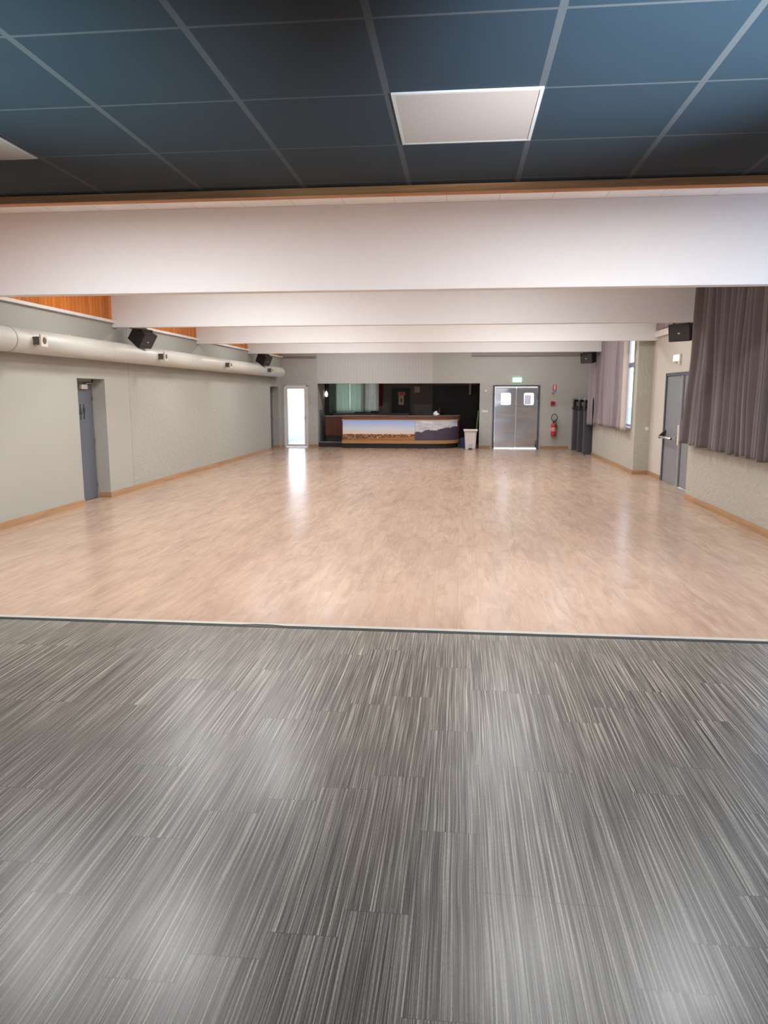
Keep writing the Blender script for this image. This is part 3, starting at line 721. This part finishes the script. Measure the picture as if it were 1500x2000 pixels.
# ------------------------------------------------------------------ stainless double door on the back wall
t = thing('door_4', 'dented stainless steel double swing door with two porthole windows', 'door', (1.94, YB, 0), kind='structure')
bm = B(); box(bm, 1.12, 1.19, YB-.03, YB+.1, 0, 2.235); box(bm, 2.69, 2.76, YB-.03, YB+.1, 0, 2.235); box(bm, 1.19, 2.69, YB-.03, YB+.1, 2.175, 2.235); obj('door_frame', bm, M['darkframe'], t)
for k, (a, b_, wx0, wx1) in enumerate(((1.195, 1.935, 1.41, 1.75), (1.945, 2.685, 2.215, 2.55))):
    z0, z1 = .03, 2.165; wz0, wz1 = 1.545, 1.955
    bm = B()
    # leaf with a rounded-rect hole: build as grid ring
    r = .05; hole = []
    for cx_, cz_, a0 in ((wx1-r, wz1-r, 0), (wx0+r, wz1-r, 90), (wx0+r, wz0+r, 180), (wx1-r, wz0+r, 270)):
        for q in range(5): an = R(a0+q*22.5); hole.append((cx_+r*math.cos(an), cz_+r*math.sin(an)))
    for loop in (hole, [(a, z0), (b_, z0), (b_, z1), (a, z1)]):
        vs = [bm.verts.new((px, YB, pz)) for px, pz in loop]
        for i in range(len(vs)): bm.edges.new((vs[i], vs[(i+1) % len(vs)]))
    bmesh.ops.triangle_fill(bm, use_beauty=True, use_dissolve=True, edges=bm.edges[:])
    ext = bmesh.ops.extrude_face_region(bm, geom=bm.faces[:])
    bmesh.ops.translate(bm, verts=[v for v in ext['geom'] if isinstance(v, bmesh.types.BMVert)], vec=(0, .04, 0))
    lf = obj('door_leaf', bm, M['steel'], t)
    bm = B(); box(bm, wx0+.003, wx1-.003, YB+.015, YB+.022, wz0+.003, wz1-.003); obj('pane', bm, M['glass'], lf)
    if k == 1:
        bm = B(); box(bm, wx0+.01, wx1-.09, YB+.008, YB+.012, wz0+.01, wz1-.07); q = obj('paper_notice', bm, mat_fabric('backlit_paper', (.80, .75, .75), translucent=.6), lf); q['label'] = 'paper notice taped in the window'
    bm = B(); box(bm, a+.01, b_-.01, YB-.012, YB, 2.12, 2.16, .004); obj('top_rail', bm, M['alu'], lf)
    bm = B(); box(bm, a+.01, b_-.01, YB-.006, YB, .032, .075); obj('gap_light_strip', bm, M['alu'], lf)  # pale strip stands in for the light gap under the leaf
bm = B(); box(bm, 1.925, 1.955, YB-.012, YB-.001, .08, 2.11); obj('centre_strip', bm, M['alu'], t)
bm = B(); cyl(bm, (2.665, YB-.015, .05), (2.665, YB-.015, .30), .022, seg=12); cyl(bm, (2.69, YB-.015, 1.75), (2.69, YB-.015, 1.95), .018, seg=12); obj('hinge', bm, M['darkframe'], t)

# ------------------------------------------------------------------ side double door on the right
t = thing('door_5', 'grey double fire door with a push bar in the set-back right wall', 'door', (XR2, 15.8, 0), kind='structure')
y0, y1, zt = DR[0], DR[1], DR[2]; X = XR2
bm = B(); box(bm, X-.02, X+.1, y1-.06, y1, 0, zt); box(bm, X-.02, X+.1, y0, y0+.06, 0, zt); box(bm, X-.02, X+.1, y0, y1, zt-.06, zt); obj('door_frame', bm, M['darkframe'], t)
bm = B(); box(bm, X+.01, X+.05, 15.88, y1-.065, .01, zt-.065, .003); lf = obj('door_leaf', bm, M['greydoor'], t)
bm = B(); box(bm, X+.01, X+.05, y0+.065, 15.77, .01, zt-.065, .003); lf2 = obj('door_leaf', bm, M['greydoor'], t)
bm = B(); box(bm, X-.015, X+.012, 15.81, 15.93, .01, zt-.065, .004); obj('cover_strip', bm, M['alu'], t)
bm = B(); box(bm, X+.0, X+.02, 15.74, 15.81, .01, zt-.065); obj('rebate', bm, M['darkframe'], t)
bm = B(); cyl(bm, (X-.12, 16.95, .985), (X-.12, 16.05, .985), .022, seg=14); obj('push_bar', bm, M['alu'], lf)
for yy, mt in ((16.95, 'rubber'), (16.08, 'alu')):
    bm = B(); prism(bm, [(X-.135, .95), (X-.105, .95), (X+.012, 1.03), (X+.012, 1.13), (X-.02, 1.12), (X-.135, 1.01)] if mt == 'rubber' else [(X-.135, .965), (X-.105, .955), (X+.012, .975), (X+.012, 1.03), (X-.02, 1.03), (X-.135, 1.0)], 1, yy-.03, yy+.03); obj('bar_bracket', bm, M[mt], lf)
bm = B(); box(bm, X-.02, X+.012, 15.86, 15.98, .86, 1.28, .006); obj('lock_plate', bm, M['nozzle'], lf)
bm = B(); box(bm, X+.007, X+.0105, 15.28, 15.62, 1.63, 1.98); p_ = obj('notice', bm, M['paper'], lf2); p_['label'] = 'yellowish paper notice on the second leaf'
bm = B(); box(bm, X+.004, X+.0072, 15.33, 15.47, 1.80, 1.92); obj('red_print', bm, plain('orange_print', (.7, .25, .08), .6), p_)

# ------------------------------------------------------------------ exit signs
def running_man(bm, u0, w0, s, ax, d0, d1, flip=1):
    def P(pts): prism(bm, [(u0+flip*a*s, w0+b_*s) for a, b_ in pts], ax, d0, d1)
    P([(.12+.075*math.cos(2*PI*i/12), .40+.075*math.sin(2*PI*i/12)) for i in range(12)])
    P([(-.02, .30), (.12, .30), (.06, .02), (-.08, .05)])
    P([(-.06, .05), (.05, .03), (.22, -.10), (.20, -.36), (.12, -.36), (.13, -.12)])
    P([(-.08, .06), (.02, .02), (-.14, -.22), (-.34, -.26), (-.34, -.18), (-.18, -.14)])
    P([(.06, .30), (.12, .26), (.28, .16), (.26, .09), (.10, .18)])
    P([(0, .30), (-.06, .28), (-.24, .20), (-.22, .05), (-.16, .06), (-.16, .16), (-.02, .2)])
t = thing('exit_sign', 'bright green and white exit sign above the stainless double door', 'exit sign', (1.955, YB, 2.34), 'green exit signs')
bm = B(); box(bm, 1.80, 2.11, YB-.06, YB, 2.335, 2.49, .008); obj('housing', bm, M['exitgreen'], t)
bm = B(); running_man(bm, 1.885, 2.412, .15, 1, YB-.063, YB-.0605)
prism(bm, [(1.96, 2.44), (2.03, 2.44), (2.03, 2.47), (2.09, 2.412), (2.03, 2.355), (2.03, 2.385), (1.96, 2.385)], 1, YB-.063, YB-.0605); obj('pictogram', bm, M['exitwhite'], t)
t = thing('exit_sign', 'small pale green exit sign above the right side door', 'exit sign', (XR2, 16.25, 2.58), 'green exit signs')
bm = B(); box(bm, XR2-.05, XR2, 16.02, 16.50, 2.58, 2.73, .01); obj('housing', bm, M['white'], t)
bm = B(); box(bm, XR2-.06, XR2-.049, 16.06, 16.46, 2.595, 2.715); f_ = obj('face', bm, M['exitpale'], t)
bm = B(); running_man(bm, 16.2, 2.655, .12, 0, XR2-.063, XR2-.0605, -1)
prism(bm, [(16.28, 2.635), (16.35, 2.635), (16.35, 2.61), (16.41, 2.655), (16.35, 2.70), (16.35, 2.675), (16.28, 2.675)], 0, XR2-.063, XR2-.0605); obj('pictogram', bm, M['exitwhite'], t)
bm = B(); box(bm, XR2-.045, XR2, 16.05, 16.14, 2.53, 2.58, .005); obj('lamp_socket', bm, M['white'], t)

# ------------------------------------------------------------------ bar: counter, platform, back room
path = [(-4.24, 26.40), (-3.5, 26.40), (-2.6, 26.40), (-1.62, 26.40), (-1.1, 26.41)]
for k in range(1, 13):
    a = PI/2*k/12; path.append((-1.1+1.05*math.sin(a), 27.41-1.0*math.cos(a)))
def sub(p, x0, x1): return [q for q in p if x0-1e-3 <= q[0] <= x1+1e-3]
t = thing('bar_counter', 'long mahogany bar counter with landscape prints and a rounded right end', 'bar counter', (-2.1, 26.7, 0))
bm = B(); ribbon(bm, path, -.42, 0, .16, 1.03); obj('body', bm, M['brown'], t)
bm = B(); ribbon(bm, path, -.40, -.04, 0, .165); obj('plinth', bm, M['dark'], t)
bm = B(); ribbon(bm, path, -.48, .03, 1.03, 1.145); obj('fascia_band', bm, M['brown'], t)
bm = B(); ribbon(bm, path, -.50, .05, 1.145, 1.165); obj('worktop', bm, M['slate'], t)
bm = B(); ribbon(bm, path, 0, .012, .99, 1.025); obj('light_rail', bm, M['nozzle'], t)
bm = B(); ribbon(bm, path, 0, .035, .175, .29); obj('foot_rail', bm, M['gold'], t)
bm = B(); ribbon(bm, [(-4.21, 26.4)]+sub(path, -3.6, -1.62), 0, .012, .30, .985); obj('village_print', bm, M['village'], t)
bm = B(); ribbon(bm, [(-1.612, 26.4)]+sub(path, -1.15, -.1), 0, .012, .30, .985); obj('mountain_print', bm, M['mountain'], t)
t = thing('side_counter', 'lower mahogany counter section set back left of the main bar counter', 'bar counter', (-4.66, 27.4, .19))
bm = B(); box(bm, -4.98, -4.26, 27.2, 27.7, .40, 1.10); obj('body', bm, M['brownz'], t)
bm = B(); box(bm, -4.96, -4.26, 27.26, 27.7, .19, .40); obj('plinth', bm, M['dark'], t)
bm = B(); box(bm, -5.02, -4.24, 27.16, 27.72, 1.10, 1.135, .004); obj('worktop', bm, M['slate'], t)
t = thing('bar_step', 'dark platform step with a grey edge left of the bar counter', 'step', (-4.7, 27.3, 0))
bm = B(); box(bm, -5.18, -4.27, 26.85, 28.4, 0, .17); obj('riser', bm, M['dark'], t)
bm = B(); box(bm, -5.18, -4.27, 26.84, 26.90, .168, .19, .003); obj('step_edge', bm, M['grey_edge'], t)
bm = B(); box(bm, -5.18, -4.27, 26.90, 28.4, .168, .19); obj('tread', bm, plain('slate_blue_tread', (.06, .065, .09), .5), t)
bm = B(); box(bm, -4.2, -2.0, 28.75, 29.35, 0, 1.15); box(bm, -4.95, -4.2, 28.75, 29.35, .19, 1.15)
solo('back_cabinet', bm, M['bargrey'], 'low grey cabinet under the bar room curtains', 'cabinet')
bm = B(); box(bm, -4.98, -1.98, 28.7, 29.4, 1.15, 1.19, .004); solo('back_worktop', bm, M['slate'], 'grey worktop behind the bar, under the green curtain', 'worktop')

# bar room shell
bm = B(); box(bm, -5.33, -5.19, YB+.2, 30.0, 0, 2.7); struct('wall_left.004', bm, M['wall_smooth'], 'left side wall of the bar room', 'wall')
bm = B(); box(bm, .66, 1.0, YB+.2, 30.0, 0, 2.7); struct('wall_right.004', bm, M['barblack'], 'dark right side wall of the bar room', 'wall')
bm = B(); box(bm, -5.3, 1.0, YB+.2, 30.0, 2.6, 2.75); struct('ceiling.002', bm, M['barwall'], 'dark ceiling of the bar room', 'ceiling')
bm = B(); YW = 29.5
box(bm, -5.3, -4.98, YW, YW+.2, 0, 2.7); box(bm, -4.98, -3.28, YW, YW+.2, 0, 1.2); box(bm, -3.88, -3.78, YW, YW+.2, 1.2, 2.7); box(bm, -3.28, -2.78, YW, YW+.2, 0, 2.7)
box(bm, -2.78, -1.96, YW, YW+.2, 2.2, 2.7); box(bm, -1.96, -1.1, YW, YW+.2, 0, 2.7); box(bm, -1.1, .66, YW, YW+.2, 2.26, 2.7)
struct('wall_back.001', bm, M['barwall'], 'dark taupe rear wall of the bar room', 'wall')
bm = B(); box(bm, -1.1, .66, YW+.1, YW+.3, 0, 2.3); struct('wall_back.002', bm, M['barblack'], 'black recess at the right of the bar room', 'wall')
bm = B(); box(bm, -1.86, -1.14, YW-.012, YW, .9, 1.52); struct('trim_6', bm, M['bargrey'], 'pale tiled splash panel behind the bar', 'splashback')
bm = B(); box(bm, -3.12, -2.84, YW-.012, YW, .9, 1.6); struct('trim_7', bm, M['bargrey'], 'pinkish grey panel left of the dark bar door', 'panel')
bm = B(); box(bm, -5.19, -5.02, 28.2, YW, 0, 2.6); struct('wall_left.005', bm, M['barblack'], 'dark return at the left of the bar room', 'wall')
bm = B(); box(bm, -5.19, -5.176, 27.05, 28.2, .2, 1.35); struct('trim_8', bm, M['bargrey'], 'white tiled dado in the left of the bar room', 'dado')

def flatcurtain(name, lab, x0, x1, y, z0, z1, mat, seed, folds, grp=None, amp=.03):
    bm = B(); n = folds*12; rows = []
    for j in range(13):
        tz = j/12; row = []
        for i in range(n+1):
            s = i/n; a = (s*folds+.4*noise.noise(Vector((s*folds*.4, tz, seed))))*2*PI
            row.append(bm.verts.new((x0+(x1-x0)*s, y+amp*math.sin(a)*(.6+.5*noise.noise(Vector((s*4, tz, seed)))), z0+(z1-z0)*tz)))
        rows.append(row)
    for r0, r1 in zip(rows, rows[1:]):
        for i in range(n):
            f = bm.faces.new((r0[i], r0[i+1], r1[i+1], r1[i])); f.smooth = True
    o = solo(name, bm, mat, lab, 'curtain', grp); sm = o.modifiers.new('thick', 'SOLIDIFY'); sm.thickness = .006; return o
t = thing('window_3', 'curtained window of the bar room', 'window', (-4.1, YW+.1, 1.2), kind='structure')
bm = B()
for a, b_ in ((-4.98, -3.88), (-3.78, -3.28)):
    box(bm, a, a+.05, YW+.06, YW+.12, 1.2, 2.6); box(bm, b_-.05, b_, YW+.06, YW+.12, 1.2, 2.6); box(bm, a, b_, YW+.06, YW+.12, 1.2, 1.26)
obj('window_frame', bm, M['pvc'], t)
bm = B(); box(bm, -4.93, -3.93, YW+.085, YW+.092, 1.26, 2.6); box(bm, -3.73, -3.33, YW+.085, YW+.092, 1.26, 2.6); obj('pane', bm, M['glass'], t)
flatcurtain('curtain', 'pale green curtain in the window behind the bar', -4.97, -4.40, YW-.06, 1.21, 2.58, M['green'], 1, 3)
flatcurtain('curtain', 'narrower pale green curtain right of the wide green one behind the bar', -4.395, -3.85, YW-.06, 1.21, 2.58, M['green'], 5, 3)
flatcurtain('curtain', 'off-white curtain beside the green ones behind the bar', -3.82, -3.245, YW-.06, 1.25, 2.58, M['sheer'], 9, 4)
flatcurtain('red_cloth', 'dark red cloth hanging at the end of the off-white curtain', -3.23, -3.08, YW-.10, 1.46, 2.58, M['redcloth'], 11, 2, amp=.02)
t = thing('door_6', 'dark door with a poster in the rear wall of the bar room', 'door', (-2.37, YW, 0), kind='structure')
bm = B(); box(bm, -2.74, -2.0, YW+.03, YW+.07, 0, 2.16); obj('door_leaf', bm, M['barblack'], t)
bm = B(); box(bm, -2.78, -2.74, YW-.01, YW+.1, 0, 2.2); box(bm, -2.0, -1.96, YW-.01, YW+.1, 0, 2.2); box(bm, -2.74, -2.0, YW-.01, YW+.1, 2.16, 2.2); obj('door_frame', bm, M['darkframe'], t)
t = thing('poster', 'small beige poster with a red heading on the dark bar room door', 'poster', (-2.37, YW+.03, 1.5))
bm = B(); box(bm, -2.46, -2.26, YW+.022, YW+.03, 1.5, 1.86); obj('sheet', bm, plain('beige_sheet', (.80, .74, .55), .6), t)
bm = B(); box(bm, -2.49, -2.20, YW+.018, YW+.03, 1.86, 2.02); obj('heading', bm, M['red'], t)
bm = B(); box(bm, -2.40, -2.31, YW+.0185, YW+.0215, 1.60, 1.76); obj('print', bm, M['brown'], t)
t = thing('wall_speaker', 'small beige box speaker high on the rear wall of the bar room', 'speaker', (-1.71, YW, 1.97))
bm = B(); box(bm, -1.84, -1.60, YW-.14, YW, 1.97, 2.23, .01); obj('cabinet', bm, M['bargrey'], t)
bm = B(); box(bm, -1.82, -1.62, YW-.147, YW-.139, 1.99, 2.21); obj('grille', bm, M['nozzle'], t)
t = thing('wall_lamp', 'small oval white lamp on the dark left side of the bar room', 'lamp', (-5.1, 28.19, 1.8))
bm = B(); lathe(bm, (-5.11, 28.14, 1.93), [(.015, -.11), (.04, -.09), (.055, -.04), (.05, .03), (.02, .10)], 16); obj('lamp_shade', bm, M['bulb'], t)
bm = B(); box(bm, -5.13, -5.09, 28.12, 28.2, 2.02, 2.08); obj('bracket', bm, M['white'], t)
bm = B(); box(bm, .30, .38, 29.2, 29.3, 1.9, 2.6, .01); solo('ceiling_post', bm, M['nozzle'], 'short beige post hanging from the ceiling at the right of the bar room', 'post')
bm = B()
box(bm, -4.15, -3.2, 28.85, 29.15, 1.19, 1.225, .006); box(bm, -3.5, -3.2, 28.9, 29.1, 1.225, 1.26, .006)
solo('serving_tray', bm, M['rubber'], 'flat black trays on the worktop under the off-white curtain', 'tray')
# crumpled white cloth on the counter
bm = B(); bmesh.ops.create_uvsphere(bm, u_segments=18, v_segments=12, radius=.1)
for v in bm.verts:
    n = noise.noise(v.co*14)*.05; v.co = v.co*(1+n*5); v.co.x *= 1.15; v.co.z = max(-.03, v.co.z)*(1.2 if v.co.x < .02 else .55)+.03
    v.co += Vector((-.86, 26.62, 1.172))
for f in bm.faces: f.smooth = True
solo('crumpled_cloth', bm, mat_fabric('white_cloth', (.75, .80, .88)), 'crumpled white cloth lying on the right part of the bar counter', 'cloth')
bm = B(); lathe(bm, (-.80, 27.85, 1.15), [(.04, 0), (.045, .02), (.045, .14), (.035, .2), (.014, .24), (.014, .30)], 16)
for v in bm.verts: v.co.z += 0
solo('red_bottle', bm, plain('dark_red_plastic', (.12, .01, .02), .4), 'dark red bottle standing behind the white cloth on the dark bar', 'bottle')
bm = B(); box(bm, -1.15, -.30, 27.65, 28.3, 0, 1.15, .01); solo('bar_fridge', bm, M['barblack'], 'black low fridge in the dark right part of the bar', 'fridge')

# ------------------------------------------------------------------ pedal bin and green stick
t = thing('pedal_bin', 'white plastic pedal bin standing right of the bar counter', 'bin', (.35, 26.35, 0))
bm = B(); rings = []
for z, hw, hd in ((0.0, .165, .15), (.02, .175, .16), (.60, .215, .19), (.63, .22, .195)):
    rings.append([bm.verts.new((.35+sx*hw, 26.35+sy*hd, z)) for sx, sy in ((-1, -.8), (-.8, -1), (.8, -1), (1, -.8), (1, .8), (.8, 1), (-.8, 1), (-1, .8))])
for a, b_ in zip(rings, rings[1:]):
    for k in range(8): bm.faces.new((a[k], a[(k+1) % 8], b_[(k+1) % 8], b_[k]))
bm.faces.new(rings[0]); bm.faces.new(rings[-1]); obj('bin_body', bm, plain('bin_plastic', (.74, .69, .69), .4), t)
bm = B(); box(bm, .105, .595, 26.13, 26.57, .635, .695, .018); obj('lid', bm, plain('lid_plastic', (.80, .76, .76), .35), t)
bm = B(); box(bm, .28, .42, 26.150, 26.20, .02, .20, .01); obj('pedal_housing', bm, plain('pedal_grey', (.58, .52, .52), .5), t)
bm = B(); box(bm, .29, .41, 26.07, 26.19, .012, .045, .008); obj('pedal', bm, M['rubber'], t)
t = thing('broom', 'broom with a thin green stick leaning behind the white pedal bin', 'broom', (.5, 26.66, 0))
bm = B(); tube(bm, [(.50, 26.64, .06), (.625, 26.80, 1.34)], .013); obj('broomstick', bm, plain('green_stick', (.10, .22, .08), .4), t)
bm = B(); box(bm, .36, .62, 26.60, 26.68, .0, .075, .01); obj('broom_head', bm, M['rubber'], t)
bm = B(); box(bm, .0, .17, 26.95, 27.2, 0, .36, .02)
solo('blue_box', bm, plain('navy_plastic', (.012, .03, .14), .4), 'navy blue box on the floor between counter end and white bin', 'box')

# ------------------------------------------------------------------ small things on the back wall
t = thing('fire_extinguisher', 'red fire extinguisher with black hose on the back wall', 'fire extinguisher', (3.27, YB-.1, .44))
cx_, cy_ = 3.26, YB-.11
bm = B(); lathe(bm, (cx_, cy_, .44), [(.06, 0), (.088, .02), (.09, .05), (.09, .37), (.075, .43), (.035, .46), (.03, .48)], 24); cylo = obj('cylinder', bm, M['red'], t)
bm = B(); lathe(bm, (cx_, cy_, .62), [(.0905, 0), (.0912, .002), (.0912, .14), (.0905, .142)], 24); lb = obj('instruction_label', bm, plain('pink_label', (.72, .32, .34), .5), cylo); lb['label'] = 'pale printed label'
bm = B(); lathe(bm, (cx_, cy_, .91), [(.028, 0), (.032, .02), (.028, .06)], 14); tube(bm, [(cx_-.01, cy_, .96), (cx_+.05, cy_-.04, .99), (cx_+.09, cy_-.06, .98)], .010); tube(bm, [(cx_-.01, cy_, .98), (cx_+.04, cy_-.04, 1.03), (cx_+.09, cy_-.06, 1.04)], .010); obj('valve', bm, M['rubber'], t)
bm = B()
pts = [(cx_+.03, cy_, .95)]
for k in range(0, 23):
    a = R(-60+k*16); pts.append((cx_+.015+.105*math.cos(a), cy_-.01-.02*(k/22), 1.10+.125*math.sin(a)))
pts.append((cx_+.09, cy_-.03, .90)); pts.append((cx_+.10, cy_, .72))
tube(bm, pts, .013); obj('hose', bm, M['rubber'], t)
bm = B(); box(bm, cx_-.03, cx_+.03, YB-.03, YB, .78, .9); obj('wall_bracket', bm, M['rubber'], t)
t = thing('extinguisher_notice', 'red, white and blue notice above the red call point on the back wall', 'sign', (3.26, YB, 2.0))
bm = B(); box(bm, 3.20, 3.33, YB-.006, YB, 2.06, 2.25); obj('panel', bm, plain('notice_red', (.65, .10, .12), .5), t)
bm = B(); box(bm, 3.245, 3.285, YB-.009, YB-.0065, 2.075, 2.235); obj('white_band', bm, M['paper'], t)
bm = B(); box(bm, 3.20, 3.33, YB-.006, YB, 1.99, 2.055); obj('blue_band', bm, plain('notice_blue', (.25, .25, .62), .5), t)
bm = B(); box(bm, 3.17, 3.24, YB-.03, YB, 1.925, 1.965, .006); solo('alarm_flasher', bm, M['red'], 'tiny red alarm flasher between the notice and the call point', 'alarm')
t = thing('alarm_call_point', 'red square fire alarm call point above the extinguisher', 'alarm call point', (3.215, YB, 1.53))
bm = B(); box(bm, 3.14, 3.29, YB-.05, YB, 1.53, 1.67, .01); obj('housing', bm, M['red'], t)
bm = B(); box(bm, 3.175, 3.255, YB-.054, YB-.0495, 1.565, 1.615); obj('button', bm, M['rubber'], t)
t = thing('thermostat', 'small round white thermostat on the back wall right of the bar', 'thermostat', (.86, YB, 1.97))
bm = B(); lathe(bm, (.86, YB, 2.02), [(.05, -.0), (.05, -.02), (.035, -.03), (.01, -.032)], 20, 'Y'); obj('housing', bm, M['white'], t)
t = thing('light_switch', 'wide white switch plate between the bar and the steel door', 'switch', (.85, YB, 1.27))
bm = B(); box(bm, .745, .955, YB-.012, YB, 1.275, 1.355, .003); obj('plate', bm, M['white'], t)
for k in range(3): bm = B(); box(bm, .757+k*.066, .811+k*.066, YB-.017, YB-.0115, 1.285, 1.345, .002); obj('rocker', bm, M['pvc'], t)
bm = B(); box(bm, XR2-.33, XR2-.25, 18.31, 18.322, 1.06, 1.14, .003)
for v in bm.verts: v.co.x += .22
solo('light_switch', bm, M['white'], 'small cream switch on the pillar edge by the side door', 'switch')
bm = B(); box(bm, -6.48, -5.22, YB-.045, YB, 3.20, 3.27, .004); struct('trim_9', bm, plain('grey_trunking', (.26, .23, .22), .6), 'grey cable trunking high in the left corner of the back wall', 'trunking')
bm = B(); box(bm, .35, 4.48, YB-.05, YB, 3.24, 3.36, .004); struct('trim_10', bm, plain('grey_trunking_right', (.30, .28, .27), .6), 'grey trunking high along the right of the back wall', 'trunking')

# ------------------------------------------------------------------ coat partitions in the far right corner
for k, (yy, xx) in enumerate(((24.25, 3.93), (25.2, 3.90), (26.15, 3.86))):
    lab = ('nearest', 'middle', 'farthest')[k]+' of the three dark grey coat partitions in the far right corner'
    t = thing('coat_partition', lab, 'partition', (4.18, yy, 0), 'coat partitions'); d = .30; x1 = 4.475
    bm = B(); box(bm, xx, x1, yy, yy+d, 0, 1.40, .006); obj('panel', bm, M['locker'], t)
    bm = B(); box(bm, xx-.025, x1, yy-.03, yy+d, 1.40, 1.47, .006); obj('shelf', bm, M['rubber'], t)
    bm = B(); box(bm, xx, xx+.025, yy, yy+d, 1.47, 1.73); box(bm, xx+.025, x1, yy+d-.02, yy+d, 1.47, 1.73); obj('cubby_sides', bm, M['black'], t)
    bm = B(); box(bm, xx-.01, x1, yy-.02, yy+d, 1.73, 1.80, .006); obj('top_board', bm, plain('top_board_grey', (.25, .25, .26), .5), t)
    bm = B(); pts = [(xx+.13, yy-.0, 1.40), (xx+.13, yy-.07, 1.36), (xx+.13, yy-.09, 1.30), (xx+.13, yy-.06, 1.26)]; tube(bm, pts, .008); obj('coat_hook', bm, M['black'], t)
    bm = B(); lathe(bm, (xx+.13, yy+.15, 1.47), [(.06, 0), (.075, .1), (.08, .2)], 18); obj('hat_post', bm, M['greydoor'], t)

# ------------------------------------------------------------------ outside: pale terrace, added shading porch
bm = B(); box(bm, -30, 1.0, 30.05, 120, -.2, -.02); box(bm, -9, -6.1-.0, YB+.2, 30.05, -.2, -.02); box(bm, -6.1, -5.35, YB+.2, 30.05, -.2, -.02); struct('ground', bm, M['concrete'], 'pale paved ground outside the glazed door', 'ground')
bm = B(); box(bm, XR2+.5, 80, -20, 120, -.2, -.02); struct('ground.001', bm, plain('outdoor_paving', (.42, .47, .50), .9), 'paving outside the right windows', 'ground')

bm = B(); box(bm, -40, 40, -60, YR-.2, -.2, -.02); struct('ground.002', bm, bpy.data.materials['outdoor_paving'], 'paving outside behind the viewer', 'ground')
t = thing('fill_window_rear', 'wide window added behind the viewer for daylight fill', 'window', (-1.1, YR-.1, .9), kind='structure')  # added rear window, daylight fill for the fascia and foreground
bm = B(); box(bm, -5.2, 3.0, YR-.14, YR-.08, .9, .96); box(bm, -5.2, 3.0, YR-.14, YR-.08, 2.74, 2.8)
for k in range(7): box(bm, -5.2+k*1.3567, -5.14+k*1.3567, YR-.14, YR-.08, .96, 2.74)
obj('window_frame', bm, M['pvc'], t)
bm = B(); box(bm, -5.14, 2.94, YR-.115, YR-.108, .96, 2.74); obj('pane', bm, M['glass'], t)
# added unseen porch, keeping the ground outside the glazed door in shade
bm = B(); box(bm, -8.2, -5.33, YB+.2, 31.0, 2.45, 2.6); struct('ceiling.003', bm, M['concrete'], 'added unseen porch roof, shading the ground outside the glazed door', 'porch')
bm = B(); box(bm, -8.2, -8.0, YB+.2, 31.0, 0, 2.45); struct('wall_left.006', bm, M['concrete'], 'added unseen porch side wall, shading the ground outside the glazed door', 'wall')
